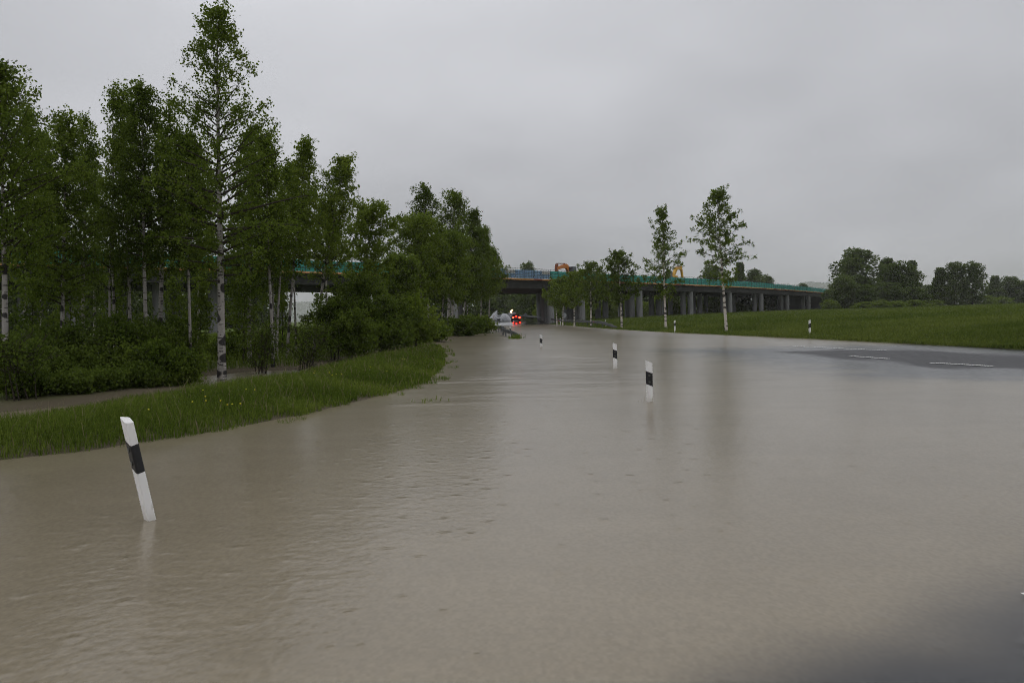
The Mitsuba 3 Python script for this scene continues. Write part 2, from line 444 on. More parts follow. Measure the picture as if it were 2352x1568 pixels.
lab(add('hill', hill(1740, 1990, 650, 6200, 2), 'hill_woods', smooth=True), 'faint grey hill in the mist behind the right end of the bridge', 'hill', kind='structure')
lab(add('hill', hill(560, 860, 694, 6500, 7), 'hill_woods', smooth=True), 'misty low ridge seen under the bridge behind the birches', 'hill', kind='structure')


# ------------------------------------------------------------------ trees
def leaf_cards(c, size, rng, flat=0.35):
    n = len(c)
    a = rng.normal(size=(n, 3))
    a[:, 2] -= 0.35
    a /= np.linalg.norm(a, axis=1, keepdims=True)
    b = np.cross(a, rng.normal(size=(n, 3)) * [flat * 2, flat * 2, 1.0])
    b /= np.linalg.norm(b, axis=1, keepdims=True) + 1e-9
    s = size * rng.uniform(0.65, 1.3, (n, 1))
    v = np.stack([c - a * s * 0.5, c + b * s * 0.36 - a * s * 0.08, c + a * s * 0.5, c - b * s * 0.36 - a * s * 0.08], 1).reshape(-1, 3)
    k = np.arange(n) * 4
    return trimesh.Trimesh(v, np.vstack([np.stack([k, k + 1, k + 2], 1), np.stack([k, k + 2, k + 3], 1)]), process=False)


def birch_profile(u):
    return np.where(u < 0.22, 0.55 + 0.45 * (u / 0.22), ((1 - u) / 0.78) ** 0.75 * 0.97 + 0.03)


def round_profile(u):
    return np.sqrt(np.clip(1 - (2 * u - 0.85) ** 2 / 1.45, 0.02, 1))


def bush_profile(u):
    return np.where(u < 0.4, 0.75 + 0.25 * u / 0.4, np.sqrt(np.clip(1 - ((u - 0.4) / 0.62) ** 2, 0.02, 1)))


def grow(seed, H, R, cb, nb=60, nt=9, nl=20, leaf=0.075, lean=(0, 0), r0=None, profile=birch_profile, elev=(20, 62), stems=1, twig_len=0.42, sides=7, wob=0.02, gap=0.0):
    """(trunk mesh, branch mesh, leaf mesh) of a tree standing at the origin, all in one numpy pass"""
    rng = np.random.default_rng(seed)
    r0 = 0.86 * (r0 or 0.0085 * H + 0.02)
    trunks, branches, leaves = [], [], []
    ph = rng.uniform(0, 6.28, 4)
    for s in range(stems):
        off = np.array([0, 0]) if stems == 1 else rng.normal(size=2) * 0.12 * (1 + R * 0.1)
        ln = np.array(lean) + (rng.normal(size=2) * (0.10 if stems > 2 else 0.03) if stems > 1 else 0)
        Hs = H * (1 if s == 0 else rng.uniform(0.75, 0.98))
        t = np.linspace(0, 1, 15)
        path = np.stack([off[0] + ln[0] * Hs * t ** 1.1 + wob * H * 0.25 * (np.sin(t * 5 + ph[0]) - np.sin(ph[0])) * t,
                         off[1] + ln[1] * Hs * t ** 1.1 + wob * H * 0.25 * (np.sin(t * 6 + ph[1]) - np.sin(ph[1])) * t, Hs * 0.985 * t - 0.25 * (t == 0)], 1)
        rad = r0 * (0.9 if stems > 1 else 1) * ((1 - t) ** 0.85 + 0.03) + r0 * 0.35 * np.exp(-t * 30)
        trunks.append(tube(path, rad, sides))
        n = max(4, int(nb / stems))
        u = (np.arange(n) + rng.uniform(0.1, 0.9, n)) / n
        u = u ** 0.92
        tt = cb + (1 - cb) * u * 0.985
        az = np.arange(n) * 2.39996 + rng.uniform(-0.5, 0.5, n) + ph[2]
        ln_b = R * profile(u) * rng.uniform(0.55, 1.12, n) * (1 + 0.16 * np.sin(az * 1.0 + ph[3]) + 0.12 * np.sin(2 * az + u * 5))
        el = np.radians(elev[0] + (elev[1] - elev[0]) * u + rng.uniform(-12, 12, n))
        keep = rng.uniform(size=n) > gap
        for i in np.flatnonzero(keep):
            p0 = np.array([np.interp(tt[i], t, path[:, k]) for k in range(3)])
            rb = np.interp(tt[i], t, rad)
            L = max(ln_b[i], 0.12)
            h = np.array([math.cos(az[i]), math.sin(az[i])])
            w = np.linspace(0, 1, 5)
            hx = L * w
            hz = L * (np.tan(min(el[i], 1.15)) * w * (0.75) + 0.18 * w ** 2 - 0.16 * w ** 3)
            room = max(0.12, (H * (rng.uniform(0.45, 1.15) if profile is bush_profile else 1.03) - p0[2]) * 0.95)
            hz = hz * min(1.0, room / max(hz[-1], 1e-6))
            side = 0.08 * L * np.sin(w * 3 + i)
            br = np.stack([p0[0] + h[0] * hx - h[1] * side, p0[1] + h[1] * hx + h[0] * side, p0[2] + hz], 1)
            branches.append(tube(br, np.maximum(0.006, min(rb * 0.55, 0.02 + 0.011 * L) * (1 - 0.85 * w)), 4, False))
            k = max(2, int(round(nt * (0.45 + 0.75 * L / R))))
            s_ = rng.uniform(0.05, 1.0, k) ** 0.8
            base = np.stack([np.interp(s_, w, br[:, c]) for c in range(3)], 1)
            dirs = rng.normal(size=(k, 3)) + np.array([h[0], h[1], 0.25]) * 0.8
            dirs /= np.linalg.norm(dirs, axis=1, keepdims=True)
            tl = twig_len * rng.uniform(0.5, 1.3, (k, 1)) * (1.1 - 0.4 * s_[:, None])
            q = rng.uniform(0.1, 1.0, (k, nl, 1))
            c = base[:, None] + dirs[:, None] * tl[:, None] * q + rng.normal(size=(k, nl, 3)) * (0.16 * twig_len)
            c[..., 2] -= 0.10 * twig_len * q[..., 0] ** 2
            leaves.append(c.reshape(-1, 3))
        # the leading shoot
        k = int(nl * 4)
        c = path[-1] - np.array([ln[0], ln[1], 1.0]) * rng.uniform(0, 0.09 * H, (k, 1)) + rng.normal(size=(k, 3)) * 0.035 * R
        leaves.append(c)
    c = np.vstack(leaves)
    c = c[c[:, 2] > 0.02 * H]
    return cat(trunks), cat(branches), leaf_cards(c, leaf, rng)


def plant(name, label, bx, depth, top, Rpx, cb_v=None, leafmat='leaf_birch', bark='bark_birch', group=None, category='tree', seed=0, crown='crown', lift=0.0, wide=1.32, **kw):
    """a tree whose foot stands at depth metres in direction bx, as tall and as wide as it looks in the photograph"""
    p = D(bx, 740, depth)
    z = float(terrain(np.array([p[0]]), np.array([p[1]]))[0]) - 0.03
    z = max(z, -0.12) + lift
    tp = D(top[0], top[1], depth)
    H = tp[2] - z
    R = wide * Rpx * depth / FV
    if name == 'birch_tree':
        cb_v += np.random.default_rng(seed).uniform(5, 115)
    cb = 0.3 if cb_v is None else float(np.clip((D(bx, cb_v, depth)[2] - z) / H, 0.02, 0.9))
    ln = ((tp[0] - p[0]) / H, 0.0)
    tr, br, lf = grow(seed, H, R, cb, lean=ln, **kw)
    key = num(name)
    for nm, m, mat in (('trunk', tr, bark), ('branches', br, 'twig'), (crown, lf, leafmat)):
        m.apply_translation([p[0], p[1], z])
        add(nm, m, mat, key, smooth=True if nm == 'trunk' else False)
    lab(key, label, category, group)
    labels[f'{key}__{crown}'] = {'kind': 'stuff'}
    labels[f'{key}__branches'] = {'kind': 'stuff'}
    return key


# the birch grove on the left (foot direction, depth, top, crown half width, crown foot)
NEAR = dict(wide=1.45, nb=86, nt=12, nl=17, leaf=0.082)
plant('birch_tree', 'tallest birch with a pointed crown and a thick white trunk in the ditch water', 505, 23.6, (503, 4), 122, 625, seed=11, wide=1.5, r0=0.135, nb=104, nt=13, nl=18, leaf=0.078, elev=(8, 62), gap=0.12, twig_len=0.40)
plant('birch_tree', 'broad leafy birch cut off by the left picture edge', 6, 20.5, (10, 148), 112, 590, seed=12, r0=0.10, **NEAR)
plant('birch_tree', 'birch outside the left picture edge whose branches reach in', -95, 22, (-75, 60), 110, 590, seed=13, **NEAR)
plant('birch_tree', 'low dense birch right of the leftmost one, its trunk hidden by bushes', 138, 25, (148, 255), 66, 605, seed=14, **NEAR)
plant('birch_tree', 'birch with a blunt top between the leftmost trees and the sparse one', 186, 32, (192, 264), 52, 590, seed=15, nb=60, nt=10, nl=16, leaf=0.095)
plant('birch_tree', 'very sparse slim birch with a thin double tip', 246, 27, (230, 192), 40, 585, seed=16, stems=2, nb=54, nt=8, nl=11, leaf=0.08, elev=(40, 72), gap=0.15, r0=0.07)
plant('birch_tree', 'slim birch second left of the tallest one, with a steep twin top', 298, 27, (278, 200), 48, 560, seed=17, r0=0.075, **NEAR)
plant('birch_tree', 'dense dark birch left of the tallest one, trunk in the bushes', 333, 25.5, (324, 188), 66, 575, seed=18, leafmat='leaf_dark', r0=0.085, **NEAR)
plant('birch_tree', 'twin-stemmed birch leaning together just left of the tallest one', 362, 29, (380, 232), 58, 578, seed=19, stems=2, r0=0.10, nb=80, nt=10, nl=16, leaf=0.09)
plant('birch_tree', 'thin bare-stemmed birch standing left of the tallest trunk', 434, 26.5, (432, 300), 52, 585, seed=20, r0=0.065, **NEAR)
plant('birch_tree', 'bushy birch right behind the tallest one', 570, 31, (572, 285), 60, 585, seed=21, leafmat='leaf_dark', nb=70, nt=11, nl=16, leaf=0.095)
plant('birch_tree', 'birch with a white trunk right of the tallest, first of the slim cluster', 624, 29, (612, 306), 56, 585, seed=22, r0=0.075, **NEAR)
plant('birch_tree', 'twin white-stemmed birch in the slim cluster right of the tallest', 633, 32, (640, 380), 44, 578, seed=23, stems=2, r0=0.075, nb=56, nt=9, nl=15, leaf=0.09)
plant('birch_tree', 'pointed birch with light green top in the middle of the left grove', 656, 33, (706, 316), 48, 578, seed=24, leafmat='leaf_light', r0=0.075, nb=66, nt=11, nl=16, leaf=0.095)
plant('birch_tree', 'thin birch in front of the gap under the bridge', 678, 36, (668, 372), 42, 560, seed=25, r0=0.06, nb=50, nt=9, nl=15, leaf=0.1)
plant('birch_tree', 'forked birch leaning right with dark limbs against the bridge', 716, 35, (792, 356), 60, 590, seed=26, leafmat='leaf_light', r0=0.085, nb=70, nt=11, nl=16, leaf=0.1, elev=(38, 66))
plant('birch_tree', 'short rounded birch at the right end of the left grove', 828, 40, (848, 476), 50, 585, seed=27, leafmat='leaf_light', nb=66, nt=11, nl=15, leaf=0.115, profile=round_profile)
plant('birch_tree', 'young birch sapling behind the tallest birch', 560, 37, (545, 480), 46, 640, seed=28, nb=44, nt=9, nl=14, leaf=0.11, r0=0.05)

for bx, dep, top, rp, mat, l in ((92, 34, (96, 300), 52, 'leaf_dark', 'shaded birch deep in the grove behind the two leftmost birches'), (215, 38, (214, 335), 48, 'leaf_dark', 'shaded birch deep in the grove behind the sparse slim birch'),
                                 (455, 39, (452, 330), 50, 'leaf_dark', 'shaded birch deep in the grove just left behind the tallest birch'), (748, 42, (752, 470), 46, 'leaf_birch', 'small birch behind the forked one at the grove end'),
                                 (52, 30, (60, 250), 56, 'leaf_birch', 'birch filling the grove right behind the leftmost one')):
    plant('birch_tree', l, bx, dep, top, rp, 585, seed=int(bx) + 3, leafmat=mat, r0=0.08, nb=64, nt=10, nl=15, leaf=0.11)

for i, (bx, dep, top, rp, l) in enumerate([(70, 27, (72, 640), 40, 'leafy sapling under the leftmost birches'), (160, 29, (163, 628), 44, 'leafy sapling under the second birch from the left'), (268, 31, (262, 640), 40, 'leafy sapling between the sparse birch and its right neighbour'),
                                          (400, 34, (398, 634), 34, 'leafy sapling behind the thin bare-stemmed birch'), (455, 30, (462, 650), 30, 'thin sapling close to the left of the tallest trunk'), (556, 30, (560, 630), 40, 'leafy sapling right beside the tallest birch trunk'), (646, 36, (650, 640), 26, 'thin sapling between the slim white trunks')]):
    plant('sapling', l, bx, dep, top, rp, 800, seed=300 + i, bark='twig', leafmat='leaf_birch', nb=34, nt=7, nl=9, leaf=0.10, r0=0.03, wide=1.2, elev=(5, 55))

# the second group, farther along the road
MID = dict(wide=1.25, nb=90, nt=11, nl=15, leaf=0.17, sides=6, twig_len=0.75)
plant('roadside_tree', 'tallest tree of the middle group, its open grey-green top standing out', 985, 80, (974, 424), 66, 668, seed=41, leafmat='leaf_dark', gap=0.1, **MID)
plant('roadside_tree', 'second tallest tree of the middle group with a twin white trunk', 1036, 78, (1048, 438), 58, 680, seed=42, leafmat='leaf_birch', r0=0.22, stems=2, **MID)
plant('roadside_tree', 'tree of the middle group stepping down towards the road', 1062, 86, (1088, 482), 48, 690, seed=43, leafmat='leaf_dark', **MID)
plant('roadside_tree', 'tree of the middle group second from the road, slim white trunk', 1103, 94, (1112, 522), 42, 690, seed=44, **MID)
plant('roadside_tree', 'last tree of the middle group, leaning over the road by the bridge', 1122, 98, (1128, 572), 40, 680, seed=45, gap=0.08, **MID)
plant('roadside_tree', 'lighter round-topped tree in front of the middle group', 968, 66, (960, 508), 62, 690, seed=46, leafmat='leaf_light', profile=round_profile, **MID)
plant('roadside_tree', 'low leafy tree at the left foot of the middle group', 925, 62, (918, 600), 34, 700, seed=47, leafmat='leaf_birch', profile=round_profile, **MID)
plant('roadside_tree', 'rounded tree filling the front centre of the middle group', 1012, 70, (1030, 545), 58, 700, seed=48, leafmat='leaf_birch', profile=round_profile, **MID)
plant('roadside_tree', 'half-hidden tree deep in the middle group', 1075, 90, (1070, 600), 50, 698, seed=49, leafmat='leaf_dark', profile=round_profile, **MID)

# bushes along the ditch and under the trees
BUSH = dict(profile=bush_profile, stems=5, elev=(15, 70), sides=5)
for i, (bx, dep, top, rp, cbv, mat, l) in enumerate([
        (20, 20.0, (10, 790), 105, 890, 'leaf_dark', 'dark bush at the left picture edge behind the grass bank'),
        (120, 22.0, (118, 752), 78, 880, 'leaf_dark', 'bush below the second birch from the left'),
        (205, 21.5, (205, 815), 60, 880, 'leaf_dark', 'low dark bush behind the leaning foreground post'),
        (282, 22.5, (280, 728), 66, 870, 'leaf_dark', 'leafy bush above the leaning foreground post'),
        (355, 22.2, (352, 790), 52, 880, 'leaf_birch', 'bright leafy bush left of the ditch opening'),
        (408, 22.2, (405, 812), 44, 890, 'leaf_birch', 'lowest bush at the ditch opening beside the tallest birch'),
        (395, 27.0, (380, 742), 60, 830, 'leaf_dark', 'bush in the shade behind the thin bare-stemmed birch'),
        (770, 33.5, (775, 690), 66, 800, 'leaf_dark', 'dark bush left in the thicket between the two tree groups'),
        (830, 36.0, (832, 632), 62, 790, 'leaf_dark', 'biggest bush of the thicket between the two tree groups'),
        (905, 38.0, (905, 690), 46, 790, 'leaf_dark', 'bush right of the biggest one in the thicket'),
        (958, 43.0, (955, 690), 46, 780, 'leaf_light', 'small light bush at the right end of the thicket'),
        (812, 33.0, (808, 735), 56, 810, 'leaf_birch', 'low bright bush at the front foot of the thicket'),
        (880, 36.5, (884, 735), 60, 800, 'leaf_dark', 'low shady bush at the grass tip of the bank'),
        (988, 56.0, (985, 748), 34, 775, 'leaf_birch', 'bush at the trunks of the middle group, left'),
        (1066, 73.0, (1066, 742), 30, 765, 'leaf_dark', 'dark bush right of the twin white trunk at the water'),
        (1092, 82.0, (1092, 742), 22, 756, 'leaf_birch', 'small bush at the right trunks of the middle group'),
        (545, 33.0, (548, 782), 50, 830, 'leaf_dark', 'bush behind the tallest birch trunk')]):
    s = dep / 30.0
    plant('bush', l, bx, dep, top, rp, cbv, leafmat=mat, bark='bark_dark', category='bush', seed=70 + i, crown='foliage', nb=66, nt=10, nl=13, leaf=0.09 * max(0.9, s), twig_len=0.36 * max(1, s), r0=0.03, **BUSH)
for i, (bx, dep, top, rp) in enumerate([(55, 18.4, (55, 862), 44), (150, 19.2, (150, 868), 36), (232, 20.0, (232, 862), 40), (318, 21.0, (318, 852), 40)]):
    plant('bush', 'low bush dipping into the ditch, ' + 'first second third fourth'.split()[i] + ' from the left edge', bx, dep, top, rp, 905, leafmat='leaf_dark', bark='bark_dark', category='bush', seed=130 + i, crown='foliage', nb=60, nt=8, nl=14, leaf=0.075, twig_len=0.3, r0=0.02, **BUSH)
for i, (bx, dep, top, rp, l) in enumerate([(702, 27.5, (715, 742), 46, 'bare-stemmed twiggy willow bush at the ditch right of the birch cluster'),
                                           (28, 17.8, (20, 770), 60, 'dark twiggy bush at the far left ditch edge'),
                                           (598, 26.5, (606, 742), 34, 'thin twiggy shrub in the ditch right of the tallest birch')]):
    plant('twiggy_shrub', l, bx, dep, top, rp, 850, leafmat='leaf_dark', bark='twig', category='shrub', seed=95 + i, crown='foliage', nb=90, nt=5, nl=4, leaf=0.07, twig_len=0.35, r0=0.022, profile=bush_profile, stems=9, elev=(45, 75), sides=5)

# slim roadside birches on the right
plant('slim_birch', 'taller of the two free-standing slim birches on the right verge', 1668, 60, (1645, 436), 62, 648, bark='bark_slim', seed=151, r0=0.13, nb=64, nt=10, nl=14, leaf=0.15, twig_len=0.5, elev=(10, 62), gap=0.12, leafmat='leaf_birch')
plant('slim_birch', 'narrow free-standing birch left of the taller one', 1529, 76, (1518, 474), 42, 690, bark='bark_slim', seed=52, r0=0.13, nb=64, nt=8, nl=13, leaf=0.17, twig_len=0.55, elev=(18, 66), gap=0.08, leafmat='leaf_birch')
RB = dict(bark='bark_slim', leaf=0.2, sides=6, nl=15, nt=9, nb=52, twig_len=0.6)
plant('slim_birch', 'short birch behind the end of the right guardrail', 1428, 87, (1420, 582), 56, 700, seed=53, leafmat='leaf_dark', r0=0.14, **RB)
plant('slim_birch', 'small birch with a thin trunk, first left of the guardrail end', 1357, 104, (1358, 606), 48, 705, seed=54, leafmat='leaf_birch', r0=0.13, **RB)
plant('slim_birch', 'small birch behind the middle of the right guardrail', 1319, 114, (1318, 628), 44, 708, seed=55, leafmat='leaf_light', r0=0.13, **RB)
plant('slim_birch', 'small birch second from the left behind the right guardrail', 1292, 121, (1296, 640), 38, 710, seed=56, leafmat='leaf_birch', r0=0.12, **RB)
plant('slim_birch', 'leftmost small birch behind the right guardrail', 1279, 127, (1274, 648), 30, 705, seed=57, leafmat='leaf_light', r0=0.12, **RB)

# far trees: six models, placed again and again
def clumped(seed, H, R, cb, prof, n, leaf, clumps):
    """a far tree: leaves gathered in many clumps spread through the crown"""
    g = np.random.default_rng(seed)
    tr, brn, _ = grow(seed, H * 0.84, R * 0.7, cb + 0.05, nb=24, nt=3, nl=1, leaf=leaf, r0=0.16, profile=prof, elev=(15, 60), sides=5, wob=0.015)
    u = (np.arange(clumps) + g.uniform(0, 1, clumps)) / clumps
    u = cb + (1 - cb) * u ** 1.05
    az = np.arange(clumps) * 2.39996 + g.uniform(-0.6, 0.6, clumps)
    rad = R * prof((u - cb) / (1 - cb)) * g.uniform(0.0, 0.92, clumps) ** 0.6 * (1 + 0.15 * np.sin(az * 2 + seed))
    cc = np.stack([np.cos(az) * rad, np.sin(az) * rad, u * H * 0.97], 1)
    cr = R * g.uniform(0.24, 0.40, clumps)
    w = g.integers(0, clumps, n)
    d = g.normal(size=(n, 3))
    d /= np.linalg.norm(d, axis=1, keepdims=True)
    p = cc[w] + d * (cr[w] * g.uniform(0.3, 1.15, n) ** 0.5)[:, None] * [1, 1, 0.85]
    return tr, brn, leaf_cards(p[p[:, 2] > 0.05], leaf, g)


FAR = []
for i in range(6):
    FAR.append(clumped(200 + i, 10.0, 3.0 if i % 2 == 0 else 2.2, 0.06, (round_profile, birch_profile)[i % 2], 8500, 0.36, 80))
FARLOW = [clumped(240 + i, 10.0, 3.0 if i % 2 == 0 else 2.2, 0.06, (round_profile, birch_profile)[i % 2], 2600, 0.60, 60) for i in range(6)]
FARD = [[mikit.ply(m, mat, sm) for m, mat, sm in ((a, 'bark_dark', True), (b, 'twig', False), (c, 'leaf_far', False))] for a, b, c in FAR]
FARLOWD = [[mikit.ply(m, mat, sm) for m, mat, sm in ((a, 'bark_dark', True), (b, 'twig', False), (c, 'leaf_far', False))] for a, b, c in FARLOW]
FARB = [clumped(220 + i, 4.0, 2.4, 0.03, bush_profile, 2200, 0.36, 34) for i in range(3)]
FARBD = [[mikit.ply(m, mat, sm) for m, mat, sm in ((a, 'bark_dark', True), (b, 'twig', False), (c, 'leaf_light', False))] for a, b, c in FARB]


ORD = 'first second third fourth fifth sixth seventh eighth ninth tenth eleventh twelfth thirteenth fourteenth fifteenth sixteenth seventeenth eighteenth nineteenth'.split()


def far_tree(label, vx, vtop, rpx, depth, kind=0, group=None, bush=False, ground=None):
    p = D(vx, 720, depth)
    z = float(terrain(np.array([p[0]]), np.array([p[1]]))[0]) - 0.1
    H = D(vx, vtop, depth)[2] - z
    R = 1.05 * rpx * depth / FV
    mod = (FARBD if bush else FARLOWD if group else FARD)[kind % (3 if bush else 6)]
    h0, r0 = (4.0, 2.4) if bush else (10.0, 3.0 if kind % 2 == 0 else 2.2)
    key = num('far_bush' if bush else 'far_tree')
    tw = T().translate([p[0], p[1], z]).rotate([0, 0, 1], (vx * 37 + depth * 11) % 360).scale([R / r0, R / r0, H / h0])
    for nm, d in zip(('trunk', 'branches', 'foliage' if bush else 'crown'), mod):
        scene[f'{key}__{nm}'] = {**d, 'to_world': tw}
        if nm != 'trunk':
            labels[f'{key}__{nm}'] = {'kind': 'stuff'}
    lab(key, label, 'bush' if bush else 'tree', group)


for a in [('big round tree at the left of the far right wood', 1968, 574, 56, 270, 0), ('tree with a small peak behind the round one in the far right wood', 2040, 594, 34, 285, 3),
          ('broad tree right of the peak in the far right wood', 2068, 604, 42, 275, 2), ('narrow conical tree closing the far right wood', 2096, 600, 24, 285, 1),
          ('low front tree at the left foot of the far right wood', 1940, 634, 36, 255, 2), ('bright low tree in front of the far right wood', 1984, 655, 32, 250, 0),
          ('dark low tree in the middle front of the far right wood', 2040, 650, 40, 258, 4), ('low tree at the right foot of the far right wood', 2095, 660, 34, 262, 0),
          ('tree where the bridge ends in the far right wood', 1915, 664, 26, 285, 2),
          ('left and thinner tree of the dark trio right of the wood', 2160, 616, 24, 290, 1), ('tall middle tree of the dark trio right of the wood', 2192, 604, 28, 290, 4),
          ('oval right tree of the dark trio, standing apart', 2234, 604, 30, 290, 2),
          ('pointed tree near the right picture edge', 2286, 634, 22, 390, 1), ('rounded tree near the right picture edge', 2318, 636, 28, 395, 0), ('tree cut by the right picture edge at field level', 2348, 646, 26, 390, 2),
          ('tree behind the dark trio filling its gap', 2135, 655, 30, 330, 0),
          ('pointed tree top rising above the bridge at right', 1702, 604, 22, 300, 1), ('lower rounded tree top above the bridge beside the pointed one', 1735, 620, 26, 305, 0),
          ('tree top above the bridge right of the taller slim birch', 1762, 634, 22, 310, 2), ('dark tree top above the bridge behind the taller slim birch', 1640, 612, 34, 300, 4),
          ('rounded tree top above the blue panels of the bridge', 1216, 605, 26, 255, 0),
          ('small tree top above the bridge near its right end', 1845, 652, 16, 420, 0)]:
    far_tree(*a)
rng = np.random.default_rng(77)
for i, vx in enumerate(np.linspace(-60, 600, 19)):
    far_tree(f'hazy tree behind the left part of the bridge, {ORD[i]} from the left', vx + rng.uniform(-8, 8), rng.uniform(618, 655), rng.uniform(30, 44), rng.uniform(150, 190) if vx < 520 else 210, int(rng.integers(6)), 'trees behind the bridge on the left')
for i, vx in enumerate(np.linspace(790, 1110, 9)):
    far_tree(f'tree far behind the middle group beyond the bridge, {ORD[i]} from the left', vx, rng.uniform(655, 680), rng.uniform(28, 40), rng.uniform(215, 250), int(rng.integers(6)), 'trees behind the middle group')
for i, (vx, dep) in enumerate([(1130, 330), (1150, 290), (1172, 360), (1195, 340), (1215, 300), (1238, 235), (1255, 260), (1280, 250), (1310, 255), (1340, 260), (1372, 270), (1405, 275), (1440, 280), (1475, 290), (1510, 300), (1545, 305), (1590, 320), (1640, 330)]):
    far_tree(f'tree seen under the bridge right of the road, {ORD[i]} from the left', vx, rng.uniform(655, 672), rng.uniform(26, 34), dep, int(rng.integers(6)), 'trees seen under the bridge')
for i, (vx, dep, vt) in enumerate([(1250, 205, 690), (1275, 215, 688), (1330, 230, 690), (1400, 240, 685), (1455, 245, 688), (1512, 250, 688), (1545, 255, 690), (1590, 262, 690), (1640, 268, 695), (1690, 275, 696), (1735, 285, 698)]):
    far_tree(f'light green hedge bush behind the bridge piers, {ORD[i]} from the left', vx, vt, rng.uniform(24, 32), dep, i, 'hedge bushes behind the piers', True)
for i, (vx, dep, vt) in enumerate([(1905, 245, 690), (1990, 240, 694), (2025, 240, 690), (2060, 242, 692), (2100, 245, 690), (2125, 262, 692), (2150, 280, 690), (2265, 330, 680), (2300, 360, 683)]):
    far_tree(f'low bush on the far meadow edge below the woods, {ORD[i]} from the left', vx, vt, rng.uniform(18, 28), dep, i, 'bushes on the far field edge', True)

# ------------------------------------------------------------------ the bridge
from scipy.interpolate import CubicSpline
BP = np.array([(-92, 31), (-49.2, 81), (-23.2, 112), (-1.05, 140.6), (32.2, 185.5), (72, 245), (138, 362)], float)
_c = np.concatenate([[0], np.cumsum(np.linalg.norm(np.diff(BP, axis=0), axis=1))])
_sp = CubicSpline(_c, BP)
LEN = _c[-1]


def bp(s, off=0.0):
    p, t = _sp(s), _sp(s, 1)
    t = t / np.linalg.norm(t, axis=-1, keepdims=True)
    return p + off * np.stack([-t[..., 1], t[..., 0]], -1)


def bz(s):
    return 8.0 - 0.35 * np.clip((np.asarray(s) - 260) / 140, 0, 1)


def sweep(prof, s0, s1, step=6.0):
    """closed profile of (offset to the far side, height over the deck edge) swept along the bridge"""
    s = np.linspace(s0, s1, max(2, int((s1 - s0) / step) + 1))
    n = len(prof)
    v = np.concatenate([np.concatenate([bp(s, o), (bz(s) + h)[:, None]], 1)[:, None] for o, h in prof], 1).reshape(-1, 3)
    i, j = np.meshgrid(np.arange(len(s) - 1), np.arange(n), indexing='ij')
    q = np.stack([i * n + j, i * n + (j + 1) % n, (i + 1) * n + (j + 1) % n, (i + 1) * n + j], -1).reshape(-1, 4)
    cap = [[0, k, k + 1] for k in range(1, n - 1)]
    e = (len(s) - 1) * n
    f = np.vstack([q[:, [0, 1, 2]], q[:, [0, 2, 3]], np.array(cap)[:, ::-1], np.array(cap) + e])
    m = trimesh.Trimesh(v, f, process=False)
    if m.volume < 0:
        m.invert()
    return m


def s_at(vx):
    ss = np.linspace(0, LEN, 2000)
    p = bp(ss)
    v = 1176 + FV * p[:, 0] / p[:, 1]
    return float(np.interp(vx, v, ss))


br = 'motorway_bridge'
lab(br, 'long motorway bridge under repair with teal netting along its edge', 'bridge')
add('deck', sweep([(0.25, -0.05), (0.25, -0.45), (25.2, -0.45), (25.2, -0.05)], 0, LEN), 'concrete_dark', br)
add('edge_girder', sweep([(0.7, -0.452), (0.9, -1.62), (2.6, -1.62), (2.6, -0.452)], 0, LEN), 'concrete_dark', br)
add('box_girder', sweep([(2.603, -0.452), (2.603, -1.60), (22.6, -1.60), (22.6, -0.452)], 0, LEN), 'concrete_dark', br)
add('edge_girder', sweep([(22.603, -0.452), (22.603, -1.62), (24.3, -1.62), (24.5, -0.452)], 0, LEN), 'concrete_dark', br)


def stadium(a, b, n=8):
    t = np.linspace(-np.pi / 2, np.pi / 2, n)
    r = b / 2
    right = np.stack([a / 2 - r + r * np.cos(t), r * np.sin(t)], 1)
    return np.vstack([right, -right])


for i, vx in enumerate([-150, -20, 105, 216, 308, 418, 545, 700, 905, 1060, 1283, 1354, 1486, 1602, 1691, 1762, 1821, 1869]):
    s = s_at(vx)
    t = _sp(s, 1) / np.linalg.norm(_sp(s, 1))
    nrm = np.array([-t[1], t[0]])
    for off in ((1.6, 3.5, 10.0, 11.9, 18.6, 20.5) if vx > 750 else (5.0, 14.0)):
        if vx in (905, 1060, 1283, 1354):          # piers beside the road stand in line with it
            c = bp(s, 1.6) + np.array([-0.03, 1.0]) * (off - 1.6) / nrm[1]
        else:
            c = bp(s, off)
        z0 = float(terrain(np.array([c[0]]), np.array([c[1]]))[0]) - 0.5
        h = float(bz(s)) - 1.60 - z0
        m = trimesh.creation.cylinder(0.66, h + 0.004, sections=28)
        m.apply_translation([c[0], c[1], z0 + h / 2])
        add('pier', m, 'concrete', br, smooth=40)
# abutment and its bank at the right end
e, te = bp(LEN), _sp(LEN, 1) / np.linalg.norm(_sp(LEN, 1))
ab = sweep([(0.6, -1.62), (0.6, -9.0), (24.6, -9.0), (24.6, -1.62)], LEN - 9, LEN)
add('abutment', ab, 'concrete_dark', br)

# timber edge beams, scaffold rails and posts, and the net panels in bays
BAY = 2.6
n_bay = int(LEN / BAY)
s_blue0, s_blue1 = s_at(1147), s_at(1273)
s_w = [(s_at(1163), s_at(1180)), (s_at(1249), s_at(1273))]
first_bay = int(s_at(-60) / BAY)
brng = np.random.default_rng(9)


